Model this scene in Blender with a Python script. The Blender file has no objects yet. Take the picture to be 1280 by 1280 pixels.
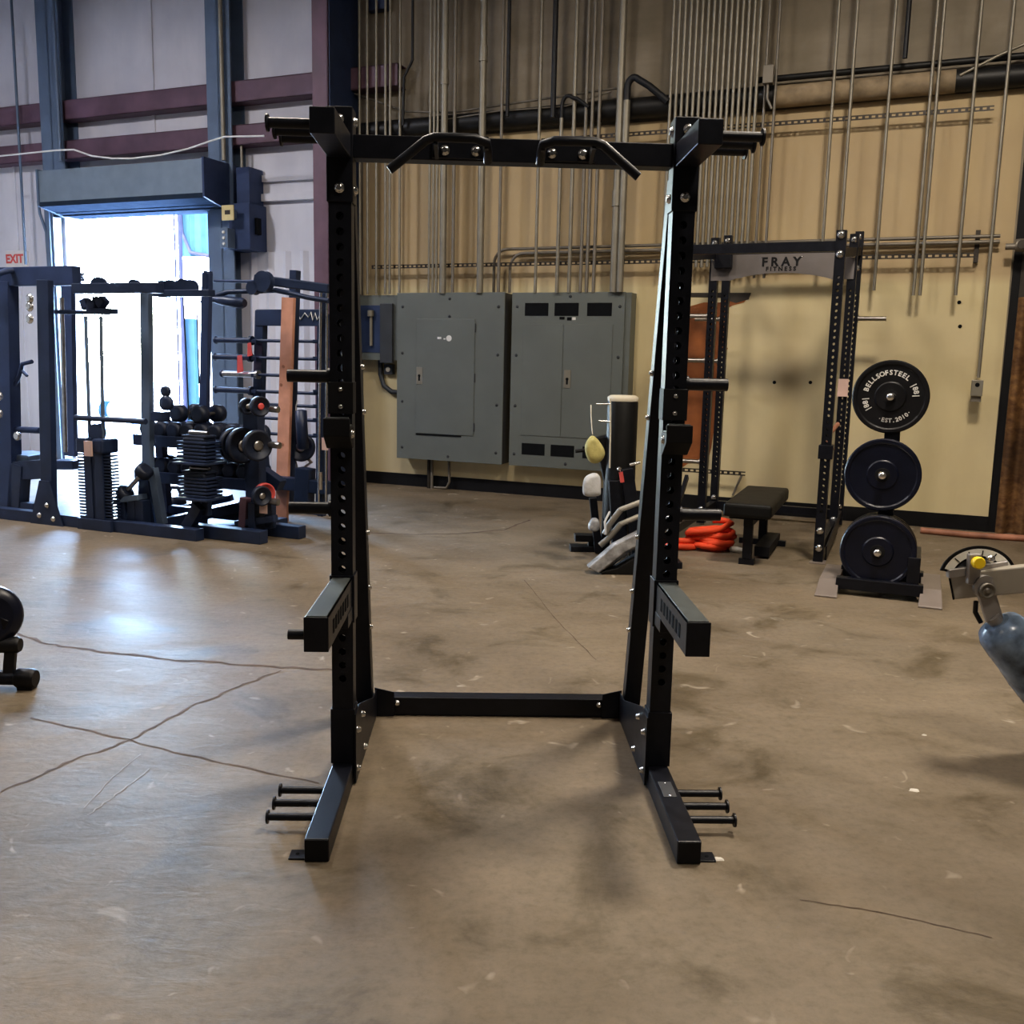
import bpy, bmesh, math, random
from mathutils import Vector, Matrix
random.seed(7)
PI = math.pi
COL = bpy.context.scene.collection
R = math.radians

# ------------------------------------------------------------------ camera
CAM_H, CAM_F, PITCH, YAW, ROLL = 1.5539, 1200.0, R(8.93), R(1.8146), R(1.2605)
fwd = Vector((math.sin(YAW) * math.cos(PITCH), math.cos(YAW) * math.cos(PITCH), -math.sin(PITCH)))
r0 = Vector((math.cos(YAW), -math.sin(YAW), 0))
d0 = fwd.cross(r0)
rgt = r0 * math.cos(ROLL) - d0 * math.sin(ROLL)
dwn = fwd.cross(rgt)
cam_data = bpy.data.cameras.new('camera')
cam = bpy.data.objects.new('camera', cam_data)
COL.objects.link(cam)
m = Matrix((rgt, -dwn, -fwd)).transposed().to_4x4()
m.translation = Vector((0, 0, CAM_H))
cam.matrix_world = m
cam_data.sensor_width = 36
cam_data.lens = 36 * CAM_F / 1280
cam_data.clip_end = 200
bpy.context.scene.camera = cam

# survey helpers: where a sight line meets the floor plane or the wall plane (used to measure the place)
WA = Vector((-1.446, 12.12, 0))
WT = Vector((0.909, -0.417, 0)).normalized()
WN = Vector((-WT.y, WT.x, 0))
WALL_ANG = math.atan2(WT.y, WT.x)
def sight(px, py):
    return fwd + rgt * ((px - 640) / CAM_F) + dwn * ((py - 640) / CAM_F)
def floor_at(px, py, z=0.0):
    v = sight(px, py); t = (z - CAM_H) / v.z
    return Vector((0, 0, CAM_H)) + v * t
def deep(px, py, Y):
    v = sight(px, py); t = Y / v.y
    return Vector((0, 0, CAM_H)) + v * t
def uz(px, py, w=0.0):
    v = sight(px, py); c = Vector((0, 0, CAM_H))
    t = ((WA - c).dot(WN) - w) / v.dot(WN)
    p = c + v * t
    return ((p - WA).dot(WT), p.z)
def wall_pt(u, w, z=0.0):
    p = WA + WT * u - WN * w
    return Vector((p.x, p.y, z))
def uw(p):
    return ((p - WA).dot(WT), -(p - WA).dot(WN))

# ------------------------------------------------------------------ materials
def nt(name):
    mt = bpy.data.materials.new(name); mt.use_nodes = True
    n = mt.node_tree.nodes; l = mt.node_tree.links
    b = n['Principled BSDF']
    return mt, n, l, b
def pm(name, col, rough=0.5, metal=0.0, var=0.12, scale=6.0, rvar=0.08, bump=0.0, bscale=60, spec=0.5, emit=None):
    mt, n, l, b = nt(name)
    tc = n.new('ShaderNodeTexCoord')
    nz = n.new('ShaderNodeTexNoise'); nz.inputs['Scale'].default_value = scale; nz.inputs['Detail'].default_value = 6
    l.new(tc.outputs['Object'], nz.inputs['Vector'])
    rp = n.new('ShaderNodeMapRange')
    rp.inputs[1].default_value = 0.3; rp.inputs[2].default_value = 0.7
    rp.inputs[3].default_value = 1 - var; rp.inputs[4].default_value = 1 + var
    l.new(nz.outputs['Fac'], rp.inputs['Value'])
    mx = n.new('ShaderNodeMix'); mx.data_type = 'RGBA'; mx.blend_type = 'MULTIPLY'; mx.inputs[0].default_value = 1
    mx.inputs[6].default_value = (*col, 1)
    l.new(rp.outputs[0], mx.inputs[7])
    l.new(mx.outputs[2], b.inputs['Base Color'])
    rr = n.new('ShaderNodeMapRange')
    rr.inputs[3].default_value = max(0.02, rough - rvar); rr.inputs[4].default_value = min(1, rough + rvar)
    l.new(nz.outputs['Fac'], rr.inputs['Value']); l.new(rr.outputs[0], b.inputs['Roughness'])
    b.inputs['Metallic'].default_value = metal
    b.inputs['Specular IOR Level'].default_value = spec
    if bump:
        n2 = n.new('ShaderNodeTexNoise'); n2.inputs['Scale'].default_value = bscale; n2.inputs['Detail'].default_value = 4
        l.new(tc.outputs['Object'], n2.inputs['Vector'])
        bp = n.new('ShaderNodeBump'); bp.inputs['Strength'].default_value = bump; bp.inputs['Distance'].default_value = 0.01
        l.new(n2.outputs['Fac'], bp.inputs['Height']); l.new(bp.outputs['Normal'], b.inputs['Normal'])
    if emit:
        b.inputs['Emission Color'].default_value = (*emit[0], 1); b.inputs['Emission Strength'].default_value = emit[1]
    return mt

M = {}
M['black'] = pm('black powder coat', (0.0085, 0.0095, 0.015), 0.38, var=0.2, scale=20, rvar=0.05, bump=0.05, bscale=400, spec=0.35)
M['navy'] = pm('black steel with haze blue', (0.021, 0.034, 0.075), 0.42, var=0.2)  # black steel; the haze over the left bay is put into its blue
M['navyrubber'] = pm('black rubber with haze blue', (0.013, 0.019, 0.038), 0.5, var=0.25)  # black rubber, its blue likewise standing for haze
M['blackflat'] = pm('matt black', (0.008, 0.008, 0.010), 0.6, var=0.25, spec=0.3)
M['rubber'] = pm('black rubber', (0.006, 0.006, 0.008), 0.46, var=0.25, bump=0.1, bscale=200, spec=0.4)
M['bluerubber'] = pm('dark navy rubber', (0.004, 0.006, 0.018), 0.36, var=0.25, bump=0.05, bscale=200)
M['vinyl'] = pm('black vinyl', (0.008, 0.008, 0.008), 0.5, var=0.2, bump=0.08, bscale=120, spec=0.35)
M['uhmw'] = pm('grey plastic liner', (0.075, 0.085, 0.085), 0.42, var=0.2, scale=30)
M['chrome'] = pm('zinc bolt steel', (0.75, 0.74, 0.72), 0.25, 1.0, var=0.1)
M['steel'] = pm('worn bar steel', (0.42, 0.40, 0.38), 0.35, 1.0, var=0.2, scale=20)
M['galv'] = pm('galvanised conduit', (0.28, 0.26, 0.215), 0.45, 0.45, var=0.15, scale=4)
M['galvdull'] = pm('dull conduit', (0.22, 0.20, 0.17), 0.5, 0.4, var=0.15, scale=4)
M['cable'] = pm('black cable', (0.012, 0.013, 0.017), 0.5)
M['strut'] = pm('dark strut steel', (0.055, 0.047, 0.04), 0.5, 0.4, var=0.3)
M['panel'] = pm('grey enamel', (0.150, 0.165, 0.155), 0.45, 0.1, var=0.06, scale=2.5)
M['panelside'] = pm('dark grey enamel', (0.05, 0.055, 0.062), 0.5, 0.1, var=0.1)
M['vent'] = pm('dark vent', (0.010, 0.011, 0.013), 0.8, spec=0.1)
M['girt'] = pm('red oxide steel', (0.145, 0.085, 0.115), 0.55, var=0.25, scale=3)
M['bluesteel'] = pm('blue grey steel', (0.14, 0.19, 0.27), 0.5, 0.2, var=0.12, scale=3)
M['darkblue'] = pm('blue dark steel and haze tint', (0.035, 0.055, 0.12), 0.5, 0.2, var=0.15)  # blue paints haze on the left rack and shade on a column
M['drum'] = pm('grey blue door housing', (0.20, 0.25, 0.30), 0.5, 0.2, var=0.08)
M['pipe'] = pm('black pipe', (0.010, 0.010, 0.011), 0.5, var=0.3)
M['pipewrap'] = pm('dusty pipe lagging', (0.30, 0.235, 0.155), 0.8, var=0.3, scale=8)
M['white'] = pm('white paint', (0.72, 0.72, 0.70), 0.5)
M['lettering'] = pm('white lettering', (0.62, 0.61, 0.58), 0.5, var=0.15, scale=60)
M['red'] = pm('red print', (0.62, 0.10, 0.09), 0.5)
M['exitface'] = pm('exit sign face', (0.70, 0.66, 0.64), 0.5)
M['tag'] = pm('pinkish paper tag', (0.62, 0.44, 0.38), 0.7)
M['yellowlabel'] = pm('yellow label', (0.60, 0.50, 0.26), 0.6)
M['wood'] = pm('pinkish pine board', (0.62, 0.32, 0.22), 0.65, var=0.22, scale=5)
M['orangewood'] = pm('bare orange plywood', (0.27, 0.095, 0.030), 0.8, var=0.35, scale=4)
M['rope'] = pm('orange rope', (0.80, 0.085, 0.025), 0.7, var=0.2, bump=0.4, bscale=120)
M['copper'] = pm('pinkish brown pipe', (0.36, 0.17, 0.11), 0.6, var=0.45, scale=5)
M['grey'] = pm('beige grey paint', (0.36, 0.33, 0.28), 0.42, 0.2, var=0.1)
M['greysteel'] = pm('brushed steel plate', (0.34, 0.32, 0.31), 0.40, 0.5, var=0.15)
M['wrap'] = pm('blue plastic wrap', (0.16, 0.215, 0.30), 0.22, 0.0, var=0.85, scale=9, bump=0.5, bscale=9)  # strong tone variation paints highlights into the wrap colour
M['clearwrap'] = pm('milky plastic wrap', (0.33, 0.33, 0.34), 0.25, var=0.5, scale=14, bump=0.6, bscale=25)
M['yellow'] = pm('yellow knob', (0.85, 0.60, 0.02), 0.4)
M['dial'] = pm('dial scale', (0.92, 0.90, 0.82), 0.5)
M['towel'] = pm('yellow cloth', (0.47, 0.42, 0.17), 0.85, var=0.2, bump=0.5, bscale=30)
M['cloth'] = pm('pale grey cloth', (0.50, 0.50, 0.50), 0.9, var=0.15, bump=0.5, bscale=30)
M['cream'] = pm('cream edge', (0.55, 0.50, 0.40), 0.5)
M['frayplate'] = pm('brushed header plate', (0.23, 0.21, 0.205), 0.42, 0.55, var=0.12, scale=3)
M['tanfoot'] = pm('tan grey stand foot', (0.24, 0.205, 0.185), 0.45, 0.2, var=0.12)
M['debris'] = pm('white scrap', (0.62, 0.58, 0.52), 0.8)
M['scuff'] = pm('pale scuff', (0.30, 0.265, 0.22), 0.6)
M['plate'] = pm('grey label plate', (0.12, 0.125, 0.135), 0.35, 0.4)
M['crack'] = pm('crack filler', (0.115, 0.080, 0.058), 0.8, var=0.4, scale=9)
M['lamp'] = pm('lamp lens', (0.9, 0.88, 0.82), 0.5, emit=((1.0, 0.88, 0.68), 3.0))

# floor: worn sealed concrete with stains
def mat_floor():
    mt, n, l, b = nt('worn sealed concrete')
    tc = n.new('ShaderNodeTexCoord')
    def noise(scale, detail=8, rough=0.6, vec=None, dist=0.0):
        q = n.new('ShaderNodeTexNoise'); q.inputs['Scale'].default_value = scale; q.inputs['Detail'].default_value = detail
        q.inputs['Roughness'].default_value = rough; q.inputs['Distortion'].default_value = dist
        l.new(vec or tc.outputs['Object'], q.inputs['Vector']); return q
    def ramp(src, stops):
        q = n.new('ShaderNodeValToRGB'); e = q.color_ramp.elements
        while len(e) < len(stops): e.new(0.5)
        for i, (p, c) in enumerate(stops):
            e[i].position = p; e[i].color = (*c, 1)
        l.new(src, q.inputs['Fac']); return q
    def mix(a, bb, fac, mode='MULTIPLY'):
        q = n.new('ShaderNodeMix'); q.data_type = 'RGBA'; q.blend_type = mode
        if isinstance(fac, float): q.inputs[0].default_value = fac
        else: l.new(fac, q.inputs[0])
        for k, s in ((6, a), (7, bb)):
            if isinstance(s, tuple): q.inputs[k].default_value = (*s, 1)
            else: l.new(s, q.inputs[k])
        return q.outputs[2]
    big = noise(0.55, 5, 0.55)
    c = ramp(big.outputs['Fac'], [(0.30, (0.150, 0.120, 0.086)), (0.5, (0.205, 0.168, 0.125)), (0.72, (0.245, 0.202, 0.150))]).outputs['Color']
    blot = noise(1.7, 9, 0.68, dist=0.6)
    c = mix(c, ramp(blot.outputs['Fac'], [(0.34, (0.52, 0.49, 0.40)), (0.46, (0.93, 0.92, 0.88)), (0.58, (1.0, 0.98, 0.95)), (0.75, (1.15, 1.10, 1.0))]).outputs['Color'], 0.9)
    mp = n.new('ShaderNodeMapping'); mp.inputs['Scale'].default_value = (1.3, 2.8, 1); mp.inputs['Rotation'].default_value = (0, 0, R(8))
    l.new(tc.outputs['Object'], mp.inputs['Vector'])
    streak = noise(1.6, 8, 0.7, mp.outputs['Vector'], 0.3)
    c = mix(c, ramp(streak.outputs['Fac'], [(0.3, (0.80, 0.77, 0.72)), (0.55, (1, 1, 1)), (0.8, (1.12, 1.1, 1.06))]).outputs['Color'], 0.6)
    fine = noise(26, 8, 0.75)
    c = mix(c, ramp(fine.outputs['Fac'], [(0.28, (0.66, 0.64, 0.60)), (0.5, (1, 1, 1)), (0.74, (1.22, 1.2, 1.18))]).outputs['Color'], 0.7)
    spots = noise(7, 2, 0.5, dist=1.0)
    c = mix(c, (0.50, 0.44, 0.36), ramp(spots.outputs['Fac'], [(0.68, (0, 0, 0)), (0.78, (0.55, 0.55, 0.55))]).outputs['Color'], 'MIX')
    l.new(c, b.inputs['Base Color'])
    rg = ramp(blot.outputs['Fac'], [(0.3, (0.48, 0.48, 0.48)), (0.7, (0.66, 0.66, 0.66))])
    l.new(rg.outputs['Color'], b.inputs['Roughness'])
    bp = n.new('ShaderNodeBump'); bp.inputs['Strength'].default_value = 0.30; bp.inputs['Distance'].default_value = 0.014
    bn = noise(4, 8, 0.62, mp.outputs['Vector'], 0.4)
    l.new(bn.outputs['Fac'], bp.inputs['Height']); l.new(bp.outputs['Normal'], b.inputs['Normal'])
    b.inputs['Specular IOR Level'].default_value = 0.38
    return mt
M['floor'] = mat_floor()

def mat_wall(name, c1, c2, stain, vscale=(0.7, 0.7, 0.18), rough=0.75, streak=0.5, seams=None):
    mt, n, l, b = nt(name)
    tc = n.new('ShaderNodeTexCoord')
    mp = n.new('ShaderNodeMapping'); mp.inputs['Scale'].default_value = vscale
    l.new(tc.outputs['Object'], mp.inputs['Vector'])
    a = n.new('ShaderNodeTexNoise'); a.inputs['Scale'].default_value = 3.0; a.inputs['Detail'].default_value = 8; a.inputs['Roughness'].default_value = 0.6
    l.new(mp.outputs['Vector'], a.inputs['Vector'])
    rp = n.new('ShaderNodeValToRGB'); e = rp.color_ramp.elements
    e[0].position = 0.35; e[0].color = (*c1, 1); e[1].position = 0.65; e[1].color = (*c2, 1)
    l.new(a.outputs['Fac'], rp.inputs['Fac'])
    s = n.new('ShaderNodeTexNoise'); s.inputs['Scale'].default_value = 1.3; s.inputs['Detail'].default_value = 7; s.inputs['Distortion'].default_value = 0.5
    l.new(tc.outputs['Object'], s.inputs['Vector'])
    rs = n.new('ShaderNodeValToRGB'); e = rs.color_ramp.elements
    e[0].position = 0.3; e[0].color = (1, 1, 1, 1); e[1].position = 0.62; e[1].color = (0, 0, 0, 1)
    l.new(s.outputs['Fac'], rs.inputs['Fac'])
    k = n.new('ShaderNodeMath'); k.operation = 'MULTIPLY'; k.inputs[1].default_value = streak
    l.new(rs.outputs['Color'], k.inputs[0])
    mx = n.new('ShaderNodeMix'); mx.data_type = 'RGBA'
    l.new(k.outputs[0], mx.inputs[0]); l.new(rp.outputs['Color'], mx.inputs[6]); mx.inputs[7].default_value = (*stain, 1)
    out = mx.outputs[2]
    if seams:   # an older, duller coat of paint above this height
        sp = n.new('ShaderNodeSeparateXYZ'); l.new(tc.outputs['Object'], sp.inputs[0])
        mr_ = n.new('ShaderNodeMapRange'); mr_.inputs[1].default_value = seams[0] - 0.05; mr_.inputs[2].default_value = seams[0] + 0.05
        l.new(sp.outputs['Z'], mr_.inputs['Value'])
        m2 = n.new('ShaderNodeMix'); m2.data_type = 'RGBA'; m2.blend_type = 'MULTIPLY'
        l.new(mr_.outputs[0], m2.inputs[0]); l.new(out, m2.inputs[6]); m2.inputs[7].default_value = (*seams[1], 1); out = m2.outputs[2]
    l.new(out, b.inputs['Base Color'])
    b.inputs['Roughness'].default_value = rough
    bp = n.new('ShaderNodeBump'); bp.inputs['Strength'].default_value = 0.25; bp.inputs['Distance'].default_value = 0.02
    l.new(s.outputs['Fac'], bp.inputs['Height']); l.new(bp.outputs['Normal'], b.inputs['Normal'])
    return mt
M['board'] = mat_wall('cream painted plywood', (0.62, 0.525, 0.315), (0.68, 0.59, 0.36), (0.50, 0.415, 0.28), streak=0.45, seams=(2.42, (0.80, 0.73, 0.72)))
M['insul'] = mat_wall('dusty insulation facing', (0.25, 0.215, 0.165), (0.37, 0.32, 0.25), (0.17, 0.145, 0.10), vscale=(0.12, 0.12, 0.6), streak=0.7)
M['whitewall'] = mat_wall('off white liner panels', (0.66, 0.66, 0.72), (0.75, 0.74, 0.79), (0.52, 0.52, 0.58), streak=0.45)
M['cinder'] = mat_wall('dark back wall', (0.06, 0.06, 0.06), (0.09, 0.085, 0.08), (0.045, 0.045, 0.045))
M['rust'] = mat_wall('rusty corrugated steel', (0.115, 0.052, 0.020), (0.30, 0.165, 0.065), (0.035, 0.018, 0.010), vscale=(3.5, 3.5, 6.5), streak=0.75)
M['blueclad'] = pm('blue cladding', (0.009, 0.019, 0.026), 0.9, var=0.1, spec=0.0)
M['slat'] = pm('slate slat and underside shade', (0.030, 0.042, 0.062), 0.95, spec=0.0)
M['outpole'] = pm('outdoor dark steel', (0.010, 0.010, 0.016), 0.9, spec=0.0)
M['outground'] = pm('sunlit concrete yard', (0.72, 0.70, 0.66), 0.8, var=0.1)

# ------------------------------------------------------------------ mesh builder
class MB:
    def __init__(s):
        s.v = []; s.f = []; s.sm = []
    def add(s, vs, fs, smooth=False):
        o = len(s.v); s.v += [Vector(q) for q in vs]
        for q in fs:
            s.f.append([i + o for i in q]); s.sm.append(smooth)
        return s
    def box(s, c, d, mat=None):
        x, y, z = d[0] / 2, d[1] / 2, d[2] / 2
        vs = [Vector((a * x, b * y, e * z)) for a in (-1, 1) for b in (-1, 1) for e in (-1, 1)]
        if mat: vs = [mat @ q for q in vs]
        vs = [q + Vector(c) for q in vs]
        return s.add(vs, [(0, 1, 3, 2), (4, 6, 7, 5), (0, 4, 5, 1), (2, 3, 7, 6), (0, 2, 6, 4), (1, 5, 7, 3)])
    def span(s, a, b):
        return s.box([(a[i] + b[i]) / 2 for i in range(3)], [abs(b[i] - a[i]) for i in range(3)])
    def bar(s, p, q, w, h, up=(0, 0, 1)):
        p, q = Vector(p), Vector(q); d = q - p; L = d.length; d.normalize()
        up = Vector(up)
        if abs(d.dot(up)) > 0.99: up = Vector((0, 1, 0))
        x = d.cross(up).normalized(); z = x.cross(d)
        return s.box((p + q) / 2, (w, L, h), Matrix((x, d, z)).transposed())
    def tube(s, p, q, r, n=14, r2=None, caps=True):
        p, q = Vector(p), Vector(q); d = (q - p).normalized()
        a = d.orthogonal().normalized(); b = d.cross(a); r2 = r if r2 is None else r2
        ring = [a * math.cos(2 * PI * i / n) + b * math.sin(2 * PI * i / n) for i in range(n)]
        s.add([p + k * r for k in ring] + [q + k * r2 for k in ring], [(i, (i + 1) % n, n + (i + 1) % n, n + i) for i in range(n)], True)
        if caps:
            s.add([p + k * r for k in ring], [tuple(reversed(range(n)))]); s.add([q + k * r2 for k in ring], [tuple(range(n))])
        return s
    def path(s, pts, r, n=10, closed=False):
        pts = [Vector(p) for p in pts]; N = len(pts); rs = r if isinstance(r, (list, tuple)) else [r] * N
        rings = []; a = None
        for i in range(N):
            if closed: d = pts[(i + 1) % N] - pts[i - 1]
            else: d = pts[min(i + 1, N - 1)] - pts[max(i - 1, 0)]
            d.normalize()
            if a is None: a = d.orthogonal().normalized()
            else:
                a = a - d * a.dot(d)
                a = a.normalized() if a.length > 1e-6 else d.orthogonal().normalized()
            b = d.cross(a)
            rings.append([pts[i] + (a * math.cos(2 * PI * k / n) + b * math.sin(2 * PI * k / n)) * rs[i] for k in range(n)])
        vs = [q for g in rings for q in g]; fs = []
        for i in range(N if closed else N - 1):
            j = (i + 1) % N
            for k in range(n):
                fs.append((i * n + k, i * n + (k + 1) % n, j * n + (k + 1) % n, j * n + k))
        s.add(vs, fs, True)
        if not closed:
            s.add(rings[0], [tuple(reversed(range(n)))]); s.add(rings[-1], [tuple(range(n))])
        return s
    def lathe(s, prof, c=(0, 0, 0), axis=(0, 0, 1), n=32, smooth=True):
        ax = Vector(axis).normalized(); a = ax.orthogonal().normalized(); b = ax.cross(a); c = Vector(c)
        vs = []; fs = []
        for (r, h) in prof:
            for k in range(n):
                t = 2 * PI * k / n
                vs.append(c + ax * h + (a * math.cos(t) + b * math.sin(t)) * r)
        for i in range(len(prof) - 1):
            for k in range(n):
                fs.append((i * n + k, i * n + (k + 1) % n, (i + 1) * n + (k + 1) % n, (i + 1) * n + k))
        s.add(vs, fs, smooth)
        s.add(vs[:n], [tuple(reversed(range(n)))]); s.add(vs[-n:], [tuple(range(n))])
        return s
    def prism(s, poly, h, o, ux, uy, un):
        o, ux, uy, un = map(Vector, (o, ux, uy, un)); n = len(poly)
        lo = [o + ux * a + uy * b for a, b in poly]; hi = [q + un * h for q in lo]
        s.add(lo + hi, [tuple(reversed(range(n))), tuple(range(n, 2 * n))] + [(i, (i + 1) % n, n + (i + 1) % n, n + i) for i in range(n)])
        return s
    def holed_face(s, o, ux, uz_, w, z0, z1, holes, r, n=12, depth=0.004, inward=None):
        """rectangle w x (z1-z0) starting at o (its bottom centre) with round holes at heights HOLES"""
        o, ux, uz_ = Vector(o), Vector(ux), Vector(uz_)
        P = lambda a, b: o + ux * a + uz_ * b
        if not holes:
            return s.add([P(-w / 2, z0), P(w / 2, z0), P(w / 2, z1), P(-w / 2, z1)], [(0, 1, 2, 3)])
        p = min([w] + [holes[i + 1] - holes[i] for i in range(len(holes) - 1)]) * 0.999
        cur = z0
        for h in holes:
            a0, a1 = h - p / 2, h + p / 2
            if a0 > cur + 1e-4: s.add([P(-w / 2, cur), P(w / 2, cur), P(w / 2, a0), P(-w / 2, a0)], [(0, 1, 2, 3)])
            vs = []
            for k in range(n):
                t = 2 * PI * (k + 0.5) / n; c_, s_ = math.cos(t), math.sin(t)
                vs.append(P(r * c_, h + r * s_))
            for k in range(n):
                t = 2 * PI * (k + 0.5) / n; c_, s_ = math.cos(t), math.sin(t)
                f = min(w / 2 / abs(c_) if abs(c_) > 1e-6 else 9, p / 2 / abs(s_) if abs(s_) > 1e-6 else 9)
                vs.append(P(f * c_, h + f * s_))
            fs = [(k, n + k, n + (k + 1) % n, (k + 1) % n) for k in range(n)]
            for sx in (-1, 1):
                for sz in (-1, 1):
                    i = len(vs); vs.append(P(sx * w / 2, h + sz * p / 2))
                    ang = math.atan2(sz * p / 2, sx * w / 2) % (2 * PI)
                    k = int((ang / (2 * PI) * n - 0.5) // 1) % n
                    fs.append((n + k, i, n + (k + 1) % n))
            s.add(vs, fs)
            if inward is not None:
                iv = Vector(inward) * depth
                s.add(vs[:n] + [q + iv for q in vs[:n]], [(k, (k + 1) % n, n + (k + 1) % n, n + k) for k in range(n)])
            cur = a1
        if z1 > cur + 1e-4: s.add([P(-w / 2, cur), P(w / 2, cur), P(w / 2, z1), P(-w / 2, z1)], [(0, 1, 2, 3)])
        return s
    def holed_post(s, x, y, sx, sy, z0, z1, holes, r, n=12, side_holes=False):
        """hollow square post along z, holes right through front and back"""
        s.holed_face((x, y - sy / 2, 0), (1, 0, 0), (0, 0, 1), sx, z0, z1, holes, r, n, inward=(0, 1, 0))
        s.holed_face((x, y + sy / 2, 0), (-1, 0, 0), (0, 0, 1), sx, z0, z1, holes, r, n, inward=(0, -1, 0))
        sh = holes if side_holes else []
        s.holed_face((x - sx / 2, y, 0), (0, -1, 0), (0, 0, 1), sy, z0, z1, sh, r, n, inward=(1, 0, 0))
        s.holed_face((x + sx / 2, y, 0), (0, 1, 0), (0, 0, 1), sy, z0, z1, sh, r, n, inward=(-1, 0, 0))
        X, Y = sx / 2, sy / 2
        for z, fl in ((z0, 1), (z1, 0)):
            q = [(x - X, y - Y, z), (x + X, y - Y, z), (x + X, y + Y, z), (x - X, y + Y, z)]
            s.add(q, [(3, 2, 1, 0) if fl else (0, 1, 2, 3)])
        return s
    def build(s, name, mat, parent=None, bevel=0.0, seg=2, recalc=False, merge=False):
        me = bpy.data.meshes.new(name)
        me.from_pydata(s.v, [], s.f)
        for p, k in zip(me.polygons, s.sm): p.use_smooth = k
        if recalc or merge:
            bm = bmesh.new(); bm.from_mesh(me)
            if merge: bmesh.ops.remove_doubles(bm, verts=bm.verts, dist=1e-5)
            bmesh.ops.recalc_face_normals(bm, faces=bm.faces); bm.to_mesh(me); bm.free()
        me.materials.append(mat if not isinstance(mat, str) else M[mat])
        ob = bpy.data.objects.new(name, me); COL.objects.link(ob)
        if parent is not None: ob.parent = parent
        if bevel:
            b = ob.modifiers.new('bevel', 'BEVEL'); b.width = bevel; b.segments = seg; b.limit_method = 'ANGLE'; b.angle_limit = R(40)
            b.harden_normals = False
        return ob

def tag(o, label, cat, group=None):
    o['label'] = label; o['category'] = cat
    if group: o['group'] = group
    return o
def thing(name, label, cat, loc=(0, 0, 0), rz=0.0, group=None):
    o = bpy.data.objects.new(name, None); COL.objects.link(o)
    o.empty_display_size = 0.1
    o.location = loc; o.rotation_euler = (0, 0, rz)
    return tag(o, label, cat, group)
def wthing(name, label, cat, u, z=0.0, w=0.0, group=None):
    """a thing on the wall: its own x runs along the wall, y into the wall, z up"""
    return thing(name, label, cat, wall_pt(u, w, z), WALL_ANG, group)
def struct(o):
    o['kind'] = 'structure'; return o
def wall_obj(o):
    """meshes modelled in wall coordinates (u, -w, z)"""
    o.location = WA; o.rotation_euler = (0, 0, WALL_ANG); return o
def children(o): return [c for c in bpy.data.objects if c.parent is o]
def dup(root, loc, rz=None, label=None, group=None):
    r = root.copy(); COL.objects.link(r); r.location = loc
    if rz is not None: r.rotation_euler = (0, 0, rz)
    if label: r['label'] = label
    if group: r['group'] = group
    for ch in list(root.children):
        c = ch.copy(); COL.objects.link(c); c.parent = r
        for g in list(ch.children):
            d = g.copy(); COL.objects.link(d); d.parent = c
    return r
def bolt(parent, c, axis, r=0.011, h=0.010, name='bolt', mat='chrome'):
    q = MB(); ax = Vector(axis).normalized(); c = Vector(c)
    q.lathe([(r * 1.25, 0), (r * 1.25, h * 0.25), (r, h * 0.3), (r, h * 0.8), (r * 0.6, h)], c, ax, 10)
    return q.build(name, mat, parent)
def text_mesh(txt, size, mat, parent, place, name='lettering', extrude=0.001, bold=0.0, spacing=1.0, align='CENTER'):
    cu = bpy.data.curves.new('t', 'FONT'); cu.body = txt; cu.size = size; cu.extrude = extrude; cu.offset = bold
    cu.align_x = align; cu.align_y = 'CENTER'; cu.space_character = spacing; cu.resolution_u = 3
    tmp = bpy.data.objects.new('t', cu); COL.objects.link(tmp)
    dg = bpy.context.evaluated_depsgraph_get(); dg.update()
    me = bpy.data.meshes.new_from_object(tmp.evaluated_get(dg))
    bpy.data.objects.remove(tmp); bpy.data.curves.remove(cu)
    me.transform(place)
    me.materials.clear(); me.materials.append(M[mat]); me.name = name
    ob = bpy.data.objects.new(name, me); COL.objects.link(ob); ob.parent = parent
    return ob
def arc_text(items, mat, parent, name='lettering'):
    """items: (glyph, size, Matrix); one joined mesh"""
    bm = bmesh.new()
    for g, size, mt in items:
        cu = bpy.data.curves.new('t', 'FONT'); cu.body = g; cu.size = size; cu.extrude = 0.0008; cu.offset = size * 0.035
        cu.align_x = 'CENTER'; cu.align_y = 'CENTER'; cu.resolution_u = 2
        tmp = bpy.data.objects.new('t', cu); COL.objects.link(tmp)
        dg = bpy.context.evaluated_depsgraph_get(); dg.update()
        me = bpy.data.meshes.new_from_object(tmp.evaluated_get(dg))
        bpy.data.objects.remove(tmp); bpy.data.curves.remove(cu)
        me.transform(mt); bm.from_mesh(me); bpy.data.meshes.remove(me)
    me = bpy.data.meshes.new(name); bm.to_mesh(me); bm.free(); me.materials.append(M[mat])
    ob = bpy.data.objects.new(name, me); COL.objects.link(ob); ob.parent = parent
    return ob
# ------------------------------------------------------------------ room shell (wall coordinates u, -w, z)
UL, UR, WD, HT = -9.5, 10.5, 15.0, 7.2
DL, DR, DH = -4.95, -2.27, 3.46        # roller door opening
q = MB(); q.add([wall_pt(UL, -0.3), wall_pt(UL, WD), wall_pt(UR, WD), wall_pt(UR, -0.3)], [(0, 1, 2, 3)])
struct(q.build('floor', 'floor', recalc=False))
q = MB()
q.span((UL, 0, 0), (DL, 0.25, HT)); q.span((DL, 0, DH), (DR, 0.25, HT)); q.span((DR, 0, 0), (-0.3, 0.25, HT))
struct(wall_obj(q.build('wall_back', 'whitewall')))
q = MB(); q.span((-0.3, 0, 0), (UR, 0.25, HT))
struct(wall_obj(q.build('wall_back_right', 'insul')))
q = MB(); q.span((UL - 0.2, -WD, 0), (UL, 0.25, HT)); struct(wall_obj(q.build('wall_left', 'whitewall')))
q = MB(); q.span((UR, -WD, 0), (UR + 0.2, 0.25, HT)); struct(wall_obj(q.build('wall_right', 'cinder')))
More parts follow.
